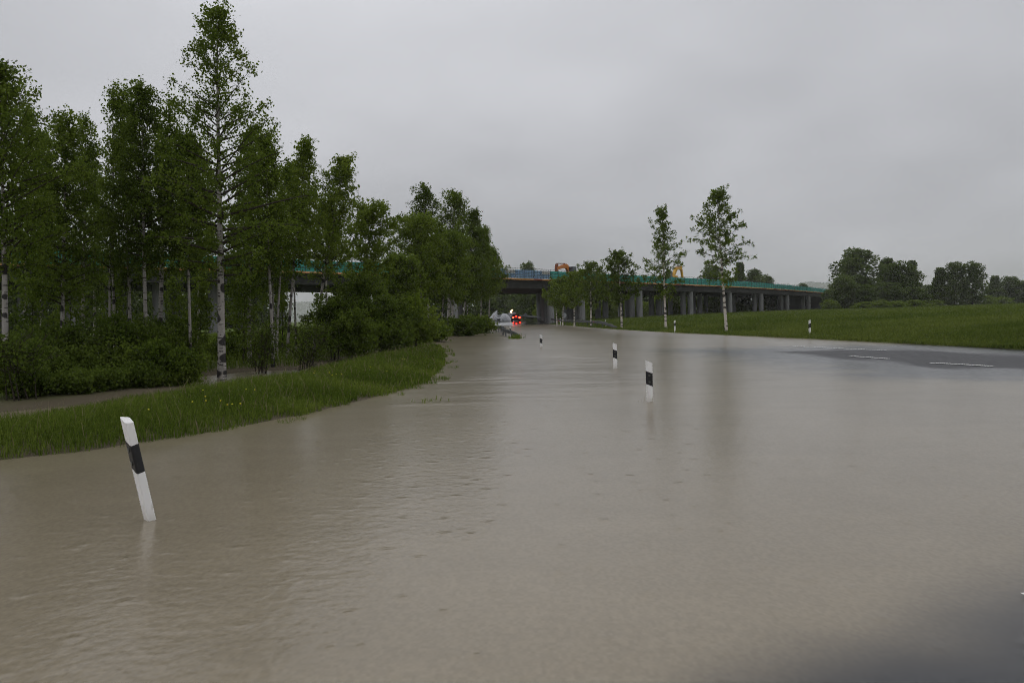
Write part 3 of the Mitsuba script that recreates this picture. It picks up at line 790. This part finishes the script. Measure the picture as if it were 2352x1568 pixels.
def wavy_panel(s0, s1, z0, z1, thick=0.03, amp=0.05, cols=7, rows=4, seed=0):
    s, h = np.meshgrid(np.linspace(s0, s1, cols), np.linspace(z0, z1, rows), indexing='ij')
    w = amp * (meshkit.noise(np.stack([s * 1.3, h * 1.7, s * 0 + seed], -1), 3) - 0.5)
    vs = []
    for o in (0.0, thick):
        p = bp(s.ravel(), 0.0) + 0
        t = _sp(s.ravel(), 1)
        t /= np.linalg.norm(t, axis=1, keepdims=True)
        p = p + (w.ravel() + o)[:, None] * np.stack([-t[:, 1], t[:, 0]], 1)
        vs.append(np.column_stack([p, bz(s.ravel()) + h.ravel()]))
    i, j = np.meshgrid(np.arange(cols - 1), np.arange(rows - 1), indexing='ij')
    k = (i * rows + j).ravel()
    q = np.stack([k, k + rows, k + rows + 1, k + 1], 1)
    N = cols * rows
    f = [q[:, [0, 1, 2]], q[:, [0, 2, 3]], q[:, [0, 2, 1]] + N, q[:, [0, 3, 2]] + N]
    ring = [i * rows for i in range(cols)] + [(cols - 1) * rows + j for j in range(1, rows)] + [i * rows + rows - 1 for i in range(cols - 2, -1, -1)] + [j for j in range(rows - 2, 0, -1)]
    r = np.array(ring)
    r2 = np.roll(r, -1)
    f += [np.stack([r, r + N, r2], 1), np.stack([r2, r + N, r2 + N], 1)]
    return trimesh.Trimesh(np.vstack(vs), np.vstack(f), process=False)


rails, posts = [], []
for b in range(first_bay, n_bay - 1):
    s0, s1 = b * BAY, (b + 1) * BAY
    mid = (s0 + s1) / 2
    beam_mat = 'timber_red' if brng.uniform() < 0.15 else 'timber_orange'
    add('edge_beam', sweep([(-0.18, 0.0), (-0.18, -0.20 - 0.05 * brng.uniform()), (0.247, -0.22), (0.247, 0.0)], s0 + 0.02, s1 - 0.02, BAY), beam_mat, br)
    top = 1.42 + 0.10 * brng.uniform()
    if s_blue0 < mid < s_blue1:
        hw = 0.85 if any(a < mid < c for a, c in s_w) else None
        add('blue_panel', wavy_panel(s0 + 0.02, s1 - 0.02, 0.03, hw or top, seed=b), 'net_blue', br)
        if hw:
            add('white_panel', wavy_panel(s0 + 0.02, s1 - 0.02, hw + 0.004, top, seed=b), 'net_white', br)
        for x in np.linspace(s0 + 0.45, s1 - 0.45, 3):
            p = bp(x, -0.06)
            posts.append(box([p[0], p[1], float(bz(x)) + 0.80], [0.05, 0.05, 1.6]))
        for h in (0.28, 0.62, 0.95, 1.28):
            rails.append((s0, s1, h, 0.028))
    else:
        add('net_panel', wavy_panel(s0 + 0.01, s1 - 0.01, 0.03, top, amp=0.12, seed=b), 'net_teal', br)
    p = bp(s0, -0.07)
    posts.append(box([p[0], p[1], float(bz(s0)) + 0.88], [0.06, 0.06, 1.8]))
add('railing_post', cat(posts), 'steel_dark', br)
labels[f'{br}__railing_post'] = {'kind': 'stuff'}


def rail(s0, s1, h, r, off=-0.10):
    s = np.linspace(s0, s1, max(2, int((s1 - s0) / 5) + 1))
    return tube(np.column_stack([bp(s, off), bz(s) + h]), r, 5)


add('rail', rail(first_bay * BAY, (n_bay - 1) * BAY, 1.72, 0.03), 'steel_dark', br)
for h in (0.55, 1.05):
    add('rail', rail(first_bay * BAY, (n_bay - 1) * BAY, h, 0.03), 'steel_dark', br)
for h in (0.28, 0.78, 1.28):
    add('rail', rail(s_blue0, s_blue1, h, 0.028), 'steel_dark', br)


# ------------------------------------------------------------------ excavators on the deck
def s_at_off(vx, off):
    ss = np.linspace(0, LEN, 2000)
    p = bp(ss, off)
    return float(np.interp(vx, 1176 + FV * p[:, 0] / p[:, 1], ss))


def excavator(name_label, vx, paint, flip, off, scale=1.0, boom=None):
    s = s_at_off(vx, off)
    p = bp(s, off)
    t = _sp(s, 1)
    rz = math.atan2(t[1], t[0]) + (math.pi if flip else 0)
    # local +x: forward along the bridge; here the boom points that way
    key = num('excavator')
    z = float(bz(s)) - 0.05

    def put(nm, m, mat, parent=key, smooth=False):
        m = m.copy()
        m.apply_scale(scale)
        return add(nm, moved(m, [p[0], p[1], z], rz), mat, parent, smooth=smooth)
    for y in (-0.95, 0.95):
        tr = trimesh.creation.extrude_polygon(shapely.Polygon(stadium(3.2, 0.75)), 0.45, engine='earcut')
        tr.apply_transform(trimesh.transformations.rotation_matrix(math.pi / 2, [1, 0, 0]))
        tr.apply_translation([0, y + 0.225, 0.375])
        put('track', tr, 'rubber')
    put('turntable', rbox([0, 0, 0.85], [1.6, 1.6, 0.25], 0.05), 'steel_dark')
    put('house', rbox([-0.55, 0, 1.42], [2.5, 2.1, 0.85], 0.12), paint)
    put('counterweight', rbox([-1.95, 0, 1.40], [0.5, 2.2, 0.9], 0.15), 'cab_grey')
    k = put('cab', rbox([0.25, 0.55, 1.95], [1.25, 0.95, 1.65], 0.10), 'cab_grey')
    put('window', box([0.9, 0.55, 2.25], [0.04, 0.75, 0.75]), 'glass_dark', k)
    put('window', box([0.25, 1.04, 2.3], [0.9, 0.03, 0.65]), 'glass_dark', k)

    def beam(pts, w, th):
        parts = []
        for (a, ha), (b, hb) in zip(pts[:-1], pts[1:]):
            a, b = np.array(a, float), np.array(b, float)
            d = (b - a) / np.linalg.norm(b - a)
            nr = np.array([-d[1], d[0]])
            c = [a + nr * ha / 2, a - nr * ha / 2, b + nr * hb / 2, b - nr * hb / 2]
            parts.append(m3.Manifold.hull_points(np.array([[q[0], y, q[1]] for q in c for y in (-w / 2, w / 2)])))
        m = m3.Manifold.batch_boolean(parts, m3.OpType.Add).to_mesh()
        return trimesh.Trimesh(m.vert_properties[:, :3], m.tri_verts)
    B = boom
    put('boom', beam(B['boom'], 0.42, 0), paint)
    st = put('stick', beam(B['stick'], 0.34, 0), B.get('stick_mat', paint))
    put('cylinder', beam(B['cyl'], 0.14, 0), 'rusty')
    bk = B['bucket']
    put('bucket', beam([((bk[0], bk[1]), 0.25), ((bk[0] - 0.35, bk[1] - 0.4), 0.7), ((bk[0] - 0.15, bk[1] - 0.85), 0.35)], 0.9, 0), 'rusty')
    lab(key, name_label, 'excavator')
    return key


excavator('orange excavator with its arm folded, standing left on the bridge deck', 1315, 'digger_orange', True, 5.0, 1.1, boom=dict(
    boom=[((0.4, 1.3), 0.55), ((0.75, 2.15), 0.75), ((1.5, 2.85), 0.8), ((2.6, 2.75), 0.6), ((4.7, 2.3), 0.5)],
    stick=[((4.5, 3.1), 0.5), ((4.65, 2.3), 0.6), ((4.75, 0.9), 0.4)], cyl=[((1.9, 3.25), 0.16), ((4.45, 3.2), 0.14)], bucket=(4.7, 1.2), stick_mat='rusty'))
excavator('yellow excavator with its arm raised, half behind the narrow slim birch', 1545, 'digger_yellow', False, 5.0, 1.3, boom=dict(
    boom=[((0.4, 1.3), 0.5), ((1.4, 2.3), 0.6), ((2.2, 3.2), 0.6), ((3.4, 3.35), 0.45), ((4.6, 3.2), 0.4)],
    stick=[((4.4, 3.75), 0.4), ((4.65, 3.2), 0.45), ((5.3, 1.3), 0.35)], cyl=[((2.4, 3.65), 0.15), ((4.4, 3.7), 0.13)], bucket=(5.3, 1.5)))


# ------------------------------------------------------------------ delineator posts
def half_space(v, n, o):
    return v


def delineator(label, xy, ztop, zbase, rz=0.0, lean=(0.0, 0.0), slope=0.42, dots=2, group=None):
    """a German style roadside post: rounded hollow-backed body, slanted top, slanted black band, reflectors"""
    H = ztop - zbase
    r = 0.015
    cs = m3.CrossSection([[(-0.06 + r, -0.035 + r), (0.06 - r, -0.035 + r), (0.036, 0.036 - r), (-0.036, 0.036 - r)]]).offset(r, m3.JoinType.Round, 2, 16)
    body = cs.extrude(2.2).translate((0, 0, -0.2))
    big = cs.offset(0.0015, m3.JoinType.Round, 2, 16).extrude(2.2).translate((0, 0, -0.2))
    nrm = np.array([slope, 0.25, 1.0])
    nrm /= np.linalg.norm(nrm)

    def cut(m, h, keep_below, n=nrm):
        o = float(n[2] * h)
        return m.trim_by_plane(tuple(-n), -o) if keep_below else m.trim_by_plane(tuple(n), o)
    nb = np.array([slope, 0.0, 1.0]) / math.hypot(slope, 1)
    body = cut(body, H, True)
    lo, hi = H - 0.42, H - 0.185
    upper, lower = cut(body, hi, False, nb), cut(body, lo, True, nb)
    band = cut(cut(big, hi, True, nb), lo, False, nb)
    key = num('delineator_post')
    M = trimesh.transformations.translation_matrix([xy[0], xy[1], zbase]) @ trimesh.transformations.rotation_matrix(lean[0], [0, 1, 0]) @ trimesh.transformations.rotation_matrix(lean[1], [1, 0, 0]) @ trimesh.transformations.rotation_matrix(rz, [0, 0, 1])

    def put(nm, m, mat, sm=35, parent=key):
        if hasattr(m, 'to_mesh'):
            q = m.to_mesh()
            m = trimesh.Trimesh(q.vert_properties[:, :3], q.tri_verts)
        m = m.copy()
        m.apply_transform(M)
        return add(nm, m, mat, parent, smooth=sm)
    put('post_body', lower, 'plastic_white')
    put('cap', upper, 'plastic_white')
    bd = put('black_band', band, 'plastic_black')
    if dots == 2:
        for dz in (0.0, 0.115):
            c = trimesh.creation.cylinder(0.019, 0.012, sections=18)
            c.apply_transform(trimesh.transformations.rotation_matrix(math.pi / 2, [1, 0, 0]))
            c.apply_translation([-0.004, -0.0390, (lo + hi) / 2 - 0.055 + dz])
            put('reflector', c, 'reflector', 30, bd)
    elif dots == 1:
        put('reflector', rbox([0, -0.039, (lo + hi) / 2], [0.04, 0.012, 0.15], 0.004), 'reflector', False, bd)
    lab(key, label, 'delineator post', group)
    return key


pA = P(570 / 1.653, 1190)
delineator('leaning black and white roadside post in the brown water at front left', pA - np.array([-0.085, 0]), 0.855, -0.45, rz=math.radians(-50), lean=(math.radians(-9), math.radians(4)), dots=2)
delineator('nearest upright black and white post in the middle of the flood', P(1492, 922), 0.715, -0.3, rz=math.radians(4))
delineator('second upright post in the flood, left behind the nearest upright one', P(1413, 846), 0.72, -0.3, rz=math.radians(3))
delineator('third and smaller post in the flood, out towards the bridge', P(1243, 797), 0.62, -0.3, rz=math.radians(2))
delineator('tiny post in the water by the curved end of the left guardrail', P(1172.5, 768), 0.72, -0.3)
for l, vx, vtop, vbase, dep in (('left post on the grass verge beside the narrow slim birch', 1550, 736, 763, 65), ('right post on the grass verge at the meadow edge', 1860, 735, 771, 46.5),
                                ('post behind the end of the right guardrail', 1391, 734.5, 745, 96), ('farthest post behind the right guardrail at the bridge piers', 1287, 731, 743, 135)):
    q = D(vx, vbase, dep)
    z0 = float(terrain(q[:1], q[1:2])[0])
    delineator(l, q[:2], max(D(vx, vtop, dep)[2], z0 + 0.8), z0 - 0.15, slope=-0.42, dots=1)


# ------------------------------------------------------------------ guardrails
def guardrail(label, pts, zs, post_every=4.0, mat='zinc', down_first=False):
    p = np.column_stack([np.array(pts, float), np.array(zs, float)])
    c = np.concatenate([[0], np.cumsum(np.linalg.norm(np.diff(p[:, :2], axis=0), axis=1))])
    n = int(c[-1] / 1.0) + 2
    s = np.linspace(0, c[-1], n)
    q = np.stack([np.interp(s, c, p[:, k]) for k in range(3)], 1)
    for _ in range(2):
        q[1:-1] = (q[:-2] + 2 * q[1:-1] + q[2:]) / 4
    t = np.gradient(q[:, :2], axis=0)
    t /= np.linalg.norm(t, axis=1, keepdims=True)
    nr = np.stack([-t[:, 1], t[:, 0]], 1)
    prof = [(0.0, 0.155), (0.045, 0.115), (0.045, 0.055), (0.0, 0.0), (0.045, -0.055), (0.045, -0.115), (0.0, -0.155), (-0.012, -0.155), (0.030, -0.112), (0.030, -0.058), (-0.015, 0.0), (0.030, 0.058), (0.030, 0.112), (-0.012, 0.155)]
    m = len(prof)
    v = np.stack([np.column_stack([q[:, :2] + nr * a, q[:, 2] + b]) for a, b in prof], 1).reshape(-1, 3)
    i, j = np.meshgrid(np.arange(n - 1), np.arange(m), indexing='ij')
    f = np.stack([i * m + j, i * m + (j + 1) % m, (i + 1) * m + (j + 1) % m, (i + 1) * m + j], -1).reshape(-1, 4)
    key = num('guardrail')
    add('beam', trimesh.Trimesh(v, np.vstack([f[:, [0, 1, 2]], f[:, [0, 2, 3]]]), process=False), mat, key)
    for d in np.arange(1.5, c[-1], post_every):
        a = [np.interp(d, s, q[:, k]) for k in range(3)]
        tt = [np.interp(d, s, nr[:, k]) for k in range(2)]
        z0 = float(terrain(np.array([a[0]]), np.array([a[1]]))[0]) - 0.3
        if a[2] + 0.1 - z0 > 0.2:
            add('post', box([a[0] - tt[0] * 0.06, a[1] - tt[1] * 0.06, (a[2] + 0.1 + z0) / 2], [0.10, 0.06, a[2] + 0.1 - z0]), mat, key)
    lab(key, label, 'guardrail')
    return key


yy = np.array([86, 90, 96, 104, 115, 128, 141, 160, 180, 205, 235])
guardrail('grey guardrail along the right road edge running towards the bridge', [(Redge(y) + 0.55, y) for y in yy], [0.08, 0.35, 0.62, 0.66, 0.66, 0.66, 0.70, 0.95, 1.2, 1.5, 1.7])
guardrail('dark guardrail on the left road edge, its curved end dipping into the flood', [(0.65, 61.5), (0.35, 63.5), (-0.1, 66), (-0.75, 70), (-0.9, 74), (-0.6, 78), (-1.5, 88), (-3.3, 105), (-5.3, 125), (-5.6, 150), (-7.2, 190)],
          [0.02, 0.22, 0.36, 0.46, 0.5, 0.5, 0.5, 0.52, 0.55, 0.6, 1.2], 3.0)


# ------------------------------------------------------------------ vehicles
def emit(name, rgb):
    return {'type': 'area', 'radiance': {'type': 'rgb', 'value': list(rgb)}}


def car(label, x, y, rz, z, paint, name='car', lit_rear=True, lit_front=False):
    key = num(name)

    def put(nm, m, mat, parent=key, smooth=False, em=None):
        k = add(nm, moved(m, [x, y, z], rz), mat, parent, smooth=smooth)
        if em:
            scene[k]['emitter'] = em
        return k
    # local: front towards +y; stations (y, half width, z low, z high)
    st = [(-2.15, 0.70, 0.38, 0.78), (-2.05, 0.82, 0.30, 0.92), (-1.2, 0.87, 0.24, 0.98), (0.6, 0.87, 0.24, 0.96), (1.6, 0.84, 0.25, 0.84), (2.1, 0.72, 0.34, 0.62)]
    hulls = []
    for (a, wa, la, ha), (b, wb, lb, hb) in zip(st[:-1], st[1:]):
        pts = [(sx * w * k, yy_, zz) for yy_, w, lo, hi in ((a, wa, la, ha), (b, wb, lb, hb)) for sx in (-1, 1) for k, zz in ((0.93, lo), (1.0, lo + 0.15), (1.0, hi - 0.16), (0.88, hi))]
        hulls.append(m3.Manifold.hull_points(np.array(pts)))
    b = m3.Manifold.batch_boolean(hulls, m3.OpType.Add).to_mesh()
    put('body', trimesh.Trimesh(b.vert_properties[:, :3], b.tri_verts), paint, smooth=30)
    g = trimesh.convex.convex_hull(np.array([(sx * w, yy_, zz) for sx in (-1, 1) for w, yy_, zz in ((0.78, -1.85, 0.93), (0.80, 0.85, 0.93), (0.60, -1.05, 1.42), (0.60, 0.05, 1.44))]))
    put('window_glass', g, 'glass_dark')
    put('roof', trimesh.convex.convex_hull(np.array([(sx * w, yy_, zz) for sx in (-1, 1) for w, yy_, zz in ((0.62, -1.12, 1.43), (0.62, 0.10, 1.445), (0.55, -0.95, 1.49), (0.55, -0.05, 1.50))])), paint)
    put('bumper', rbox([0, -2.16, 0.46], [1.55, 0.12, 0.2], 0.04), 'plastic_black')
    put('number_plate', rbox([0, -2.175, 0.70], [0.5, 0.03, 0.11], 0.01), 'plate_white')
    for sx in (-1, 1):
        for wy in (-1.3, 1.35):
            w = trimesh.creation.cylinder(0.31, 0.2, sections=20)
            w.apply_transform(trimesh.transformations.rotation_matrix(math.pi / 2, [0, 1, 0]))
            w.apply_translation([sx * 0.78, wy, 0.31])
            wk = put('wheel', w, 'rubber', smooth=30)
            r_ = trimesh.creation.cylinder(0.18, 0.03, sections=14)
            r_.apply_transform(trimesh.transformations.rotation_matrix(math.pi / 2, [0, 1, 0]))
            r_.apply_translation([sx * 0.885, wy, 0.31])
            put('rim', r_, 'zinc', wk, smooth=30)
        put('tail_light', rbox([sx * 0.62, -2.11, 0.80], [0.30, 0.12, 0.18], 0.03), 'red_reflector', em=emit('', (14, 0.40, 0.18)) if lit_rear else None)
        put('headlight', rbox([sx * 0.58, 2.02, 0.62], [0.3, 0.12, 0.13], 0.03), 'plate_white', em=emit('', (3, 2.8, 2.4)) if lit_front else None)
        put('mirror', rbox([sx * 0.98, 0.55, 0.98], [0.18, 0.12, 0.13], 0.03), paint)
    if lit_rear:
        put('brake_light', rbox([0, -1.72, 1.10], [0.30, 0.06, 0.06], 0.01), 'red_reflector', em=emit('', (13, 0.38, 0.16)))
    lab(key, label, 'car')
    return key


zc = lambda x, y: float(road_z(np.array([x]), np.array([y]))[0])
cx, cy = D(1184.5, 730, 171)[0], 171.0
car('dark car with red brake lights lit, driving away under the bridge', cx, cy, 0.06, zc(cx, cy), 'car_dark')
ox, oy = D(1146, 730, 202)[0], 202.0
car('oncoming dark car ploughing through the water and throwing white spray', ox, oy, math.pi + 0.06, zc(ox, oy), 'car_grey', lit_rear=False)

# spray thrown up by the oncoming car
srng = np.random.default_rng(31)
n = 20000
side = np.where(srng.uniform(size=n) < 0.5, -1, 1)
u = srng.uniform(0, 1, n) ** 0.7
h = (0.7 + 1.9 * meshkit.noise(np.stack([u * 4 + side * 3, u * 0, u * 0], -1), 12)) * (1 - u ** 1.5) * srng.uniform(0.0, 1, n) ** 0.8
pts = np.stack([ox + side * (0.35 + 3.0 * u) + srng.normal(size=n) * 0.12, oy - 2.2 + srng.normal(size=n) * 0.8 - 0.6 * u, zc(ox, oy) + 0.03 + h], 1)
lab(add('water_spray', leaf_cards(pts, 0.11, srng), 'spray_drops'), 'white fan of water spray thrown up by the oncoming car', 'spray', kind='stuff')

# service van with a lit beacon farther down the road
vx_, vy_ = D(1176, 725, 228)[0], 228.0
vz = zc(vx_, vy_)
vk = num('service_van')


def vput(nm, m, mat, parent=vk, em=None):
    k = add(nm, moved(m, [vx_, vy_, vz], 0.1), mat, parent)
    if em:
        scene[k]['emitter'] = em
    return k


vput('body', trimesh.convex.convex_hull(np.array([(sx * w, y, z) for sx in (-1, 1) for w, y, z in ((0.95, -2.0, 0.35), (0.95, 2.4, 0.35), (0.98, -2.3, 0.6), (0.98, -2.25, 1.0), (0.98, 2.4, 1.0), (0.88, -1.1, 1.95), (0.88, 2.4, 2.0))])), 'car_grey')
vput('windscreen', trimesh.convex.convex_hull(np.array([(sx * w, y, z) for sx in (-1, 1) for w, y, z in ((0.86, -2.16, 1.08), (0.80, -1.22, 1.86), (0.86, -2.10, 1.08), (0.80, -1.16, 1.88))])), 'glass_dark')
for sx in (-1, 1):
    for y in (-1.5, 1.5):
        w = trimesh.creation.cylinder(0.33, 0.22, sections=18)
        w.apply_transform(trimesh.transformations.rotation_matrix(math.pi / 2, [0, 1, 0]))
        w.apply_translation([sx * 0.85, y, 0.33])
        vput('wheel', w, 'rubber')
    vput('headlight', rbox([sx * 0.7, -2.26, 0.85], [0.3, 0.1, 0.2], 0.03), 'plate_white')
vput('light_bar', rbox([0, -0.8, 2.12], [1.1, 0.25, 0.18], 0.04), 'steel_dark')
for x, z, c in ((-0.42, 2.33, (5, 2.6, 1.2)), (0.0, 2.62, (4.5, 2.2, 0.9)), (-0.30, 2.05, (5, 3.2, 1.9))):
    s_ = trimesh.creation.icosphere(2, 0.17)
    s_.apply_translation([x, -1.0, z])
    vput('beacon', s_, 'plate_white', em=emit('', c))
lab(vk, 'service van with amber beacon lights lit, far down the road beyond the car', 'van')

# lorry parked under the right part of the bridge
q = D(1752, 705, 325)
gz = float(terrain(q[:1], q[1:2])[0])
lk = num('lorry')
lput = lambda nm, m, mat, parent=lk: add(nm, moved(m, [q[0], q[1], gz], 0.35), mat, parent)
lput('cargo_box', rbox([0, 0, 2.3], [5.0, 2.4, 2.6], 0.06), 'truck_white')
lput('chassis', rbox([0.4, 0, 0.75], [6.4, 2.2, 0.45], 0.05), 'truck_red')
lput('cab', rbox([3.5, 0, 1.75], [1.6, 2.3, 2.2], 0.15), 'truck_red')
for x in (-1.6, -0.4, 3.3):
    for y in (-1.0, 1.0):
        w = trimesh.creation.cylinder(0.5, 0.3, sections=18)
        w.apply_transform(trimesh.transformations.rotation_matrix(math.pi / 2, [1, 0, 0]))
        w.apply_translation([x, y, 0.5])
        lput('wheel', w, 'rubber')
lab(lk, 'lorry with a pale box and a red chassis parked under the bridge', 'lorry')


# road signs seen from behind and a thin pale stake
def sign(label, vx, depth, vtop, kind='round'):
    p = D(vx, 730, depth)
    g = float(terrain(p[:1], p[1:2])[0])
    top = D(vx, vtop, depth)[2]
    key = num('road_sign')
    add('pole', tube([[p[0], p[1], g - 0.3], [p[0], p[1], (g + top) / 2], [p[0], p[1], top]], 0.04, 8), 'zinc', key)
    pl = trimesh.creation.cylinder(0.42, 0.03, sections=28)
    pl.apply_transform(trimesh.transformations.rotation_matrix(math.pi / 2, [1, 0, 0]))
    pl.apply_translation([p[0], p[1] - 0.06, top - 0.40])
    add('plate', pl, 'sign_back', key)
    lab(key, label, 'road sign')


sign('grey round road sign right of the braking car', 1207, 190, 719)
sign('grey round road sign behind the right guardrail at the piers', 1296, 150, 719)
p = D(1131, 740, 97)
lab(add('stake', tube([[p[0], p[1], -0.3], [p[0] + 0.05, p[1], 0.7], [p[0] + 0.16, p[1], 1.75]], 0.05, 6), 'bark_slim'), 'thin pale stake at the water beside the last tree of the middle group', 'stake')


# ------------------------------------------------------------------ grass
def blades(x, y, z, h, w, rng, bend=0.35):
    n = len(x)
    az = rng.uniform(0, 2 * np.pi, n)
    side = np.stack([np.cos(az), np.sin(az), np.zeros(n)], 1) * (w / 2)[:, None]
    ba = rng.uniform(0, 2 * np.pi, n)
    bd = np.stack([np.cos(ba), np.sin(ba), np.zeros(n)], 1) * (h * bend * rng.uniform(0.2, 1.2, n))[:, None]
    b0 = np.stack([x, y, z], 1)
    up = np.array([0, 0, 1.0])
    mid = b0 + up * (h * 0.55)[:, None] + bd * 0.3
    tip = b0 + up * h[:, None] * 0.97 + bd
    v = np.stack([b0 - side, b0 + side, mid - side * 0.8, mid + side * 0.8, tip], 1).reshape(-1, 3)
    k = np.arange(n) * 5
    f = np.vstack([np.stack([k, k + 1, k + 3], 1), np.stack([k, k + 3, k + 2], 1), np.stack([k + 2, k + 3, k + 4], 1)])
    return trimesh.Trimesh(v, f, process=False)


def in_view(x, y, margin=0.08):
    return (y > 1) & (np.abs(x / np.maximum(y, 0.1)) < 0.607 + margin)


grng = np.random.default_rng(17)
bx0, by0, bx1, by1 = BANK.buffer(0.6).bounds
n = 260000
x, y = grng.uniform(max(bx0, -25), bx1, n), grng.uniform(by0, by1, n)
ok = in_view(x, y)
x, y = x[ok], y[ok]
sd = sdist(BANK, x, y)
edge = 0.7 * (meshkit.fbm(np.stack([x * 1.1, y * 1.5, x * 0], -1), 3, 8) - 0.5)
ok = (sd > -0.05 + edge) | ((sd > -0.55) & (meshkit.noise(np.stack([x * 1.7, y * 1.7, x * 0], -1), 31) > 0.74) & (grng.uniform(size=len(x)) < 0.5))
x, y, sd = x[ok], y[ok], sd[ok]
dist = np.hypot(x, y)
ok = grng.uniform(size=len(x)) < np.clip(15 / dist, 0.25, 1) ** 1.2
x, y, sd, dist = x[ok], y[ok], sd[ok], dist[ok]
cl = meshkit.fbm(np.stack([x * 0.7, y * 0.7, x * 0], -1), 3, 4)
h = (0.08 + 0.42 * cl) * grng.uniform(0.6, 1.25, len(x)) * np.clip(0.55 + sd * 0.4, 0.5, 1)
z = np.maximum(terrain(x, y), -0.05) - 0.01
lab(add('bank_grass', blades(x, y, z, h, 0.010 * np.clip(dist / 13, 0.8, 3) * grng.uniform(0.7, 1.3, len(x)), grng), 'blade'), 'tall green grass on the low bank at left', 'grass', kind='stuff')
print('bank blades', len(x))

m = grng.uniform(size=len(x)) < 0.022
lab(add('dry_stalks', blades(x[m], y[m], z[m], h[m] * grng.uniform(1.1, 1.7, m.sum()), 0.008 * np.clip(dist[m] / 13, 0.8, 2.5), grng, 0.5), 'straw'), 'thin dry stalks standing in the bank grass', 'grass', kind='stuff')

# ground grass in the grove and under the middle group
n = 120000
x, y = grng.uniform(-28, 1, n), grng.uniform(16, 110, n)
ok = in_view(x, y)
x, y = x[ok], y[ok]
sd = sdist(GROVE, x, y)
ok = (sd > 0.8) & (y > 25.5) & (grng.uniform(size=len(x)) < np.clip(28 / np.hypot(x, y), 0.2, 1))
x, y = x[ok], y[ok]
dist = np.hypot(x, y)
h = grng.uniform(0.2, 0.6, len(x))
lab(add('grove_grass', blades(x, y, np.maximum(terrain(x, y), -0.05) - 0.01, h, 0.014 * np.clip(dist / 20, 1, 4), grng), 'blade'), 'rough grass growing between the birches behind the ditch', 'grass', kind='stuff')
print('grove blades', len(x))

# meadow on the right: tall near the road, coarser with distance
n = 1500000
y = 26 * (360 / 26.0) ** (grng.uniform(size=n) ** 1.25)
x = Redge(y) + (0.607 * 1.08 * y + 3 - Redge(y)) * grng.uniform(size=n) ** 1.1
ok = in_view(x, y) & (grng.uniform(size=n) < 0.17)
x, y = x[ok], y[ok]
s = x - Redge(y)
z = terrain(x, y)
wet = (z > -0.03) | (grng.uniform(size=len(x)) < 0.25)
x, y, z, s = x[wet], y[wet], z[wet], s[wet]
dist = np.hypot(x, y)
cl = meshkit.fbm(np.stack([x * 0.25, y * 0.25, x * 0], -1), 3, 4)
h = (0.18 + 0.5 * cl) * grng.uniform(0.6, 1.3, len(x)) * np.clip(0.45 + s * 0.2, 0.45, 1)
lab(add('meadow_grass', blades(x, y, z - 0.02, h, 0.021 * np.clip(dist / 30, 0.9, 6) * grng.uniform(0.7, 1.3, len(x)), grng), 'blade_field'), 'long wet grass of the meadow right of the road', 'grass', kind='stuff')
print('meadow blades', len(x))

# yellow flowers on the bank
c = []
for vx, vy, k in ((770, 888, 7), (690, 890, 3), (490, 962, 7), (545, 960, 3), (470, 948, 4), (855, 872, 3), (905, 845, 3), (380, 985, 2), (600, 930, 3)):
    q = P(vx, vy + 14)
    for _ in range((k + 1) // 2):
        o = q + grng.normal(size=2) * 0.22
        c.append([o[0], o[1], float(terrain(o[:1], o[1:2])[0]) + grng.uniform(0.27, 0.38)])
fl = []
for q in c:
    m = trimesh.creation.icosphere(1, 0.014)
    m.apply_scale([1, 1, 0.6])
    m.apply_translation(q)
    fl.append(m)
lab(add('yellow_flowers', cat(fl), 'petal'), 'small yellow flowers scattered in the bank grass', 'flowers', kind='stuff')

# stems standing out of the flood
q = P(1470, 924)
x, y = q[0] + np.array([-0.04, 0.02, 0.06, 0.12, 0.2, 0.24, -0.01]), q[1] + np.array([0, 0.05, -0.05, 0.1, 0, 0.06, 0.1])
lab(add('reed_tuft', blades(x, y, x * 0 - 0.05, np.array([0.12, 0.19, 0.2, 0.14, 0.16, 0.18, 0.1]), x * 0 + 0.009, grng), 'straw'), 'few dry stems sticking out of the water left of the nearest upright post', 'grass tuft', kind='stuff')
q = P(980, 922)
x, y = q[0] + grng.normal(size=26) * 0.16, q[1] + grng.normal(size=26) * 0.2
lab(add('grass_tuft', blades(x, y, x * 0 - 0.05, grng.uniform(0.08, 0.16, 26), x * 0 + 0.02, grng), 'blade'), 'small green grass tuft in the water in front of the bank tip', 'grass tuft', kind='stuff')
q = D(1184, 760, 60.5)
x, y = q[0] + grng.normal(size=160) * 0.22, q[1] + grng.normal(size=160) * 0.8
lab(add('grass_tuft', blades(x, y, x * 0 - 0.05, grng.uniform(0.15, 0.5, 160), x * 0 + 0.05, grng), 'blade'), 'grass clump at the dipping end of the left guardrail', 'grass tuft', kind='stuff')
print('triangles', sum(len(meshkit.WRITTEN[d['filename']][1]) for d in scene.values() if d.get('type') == 'ply'))
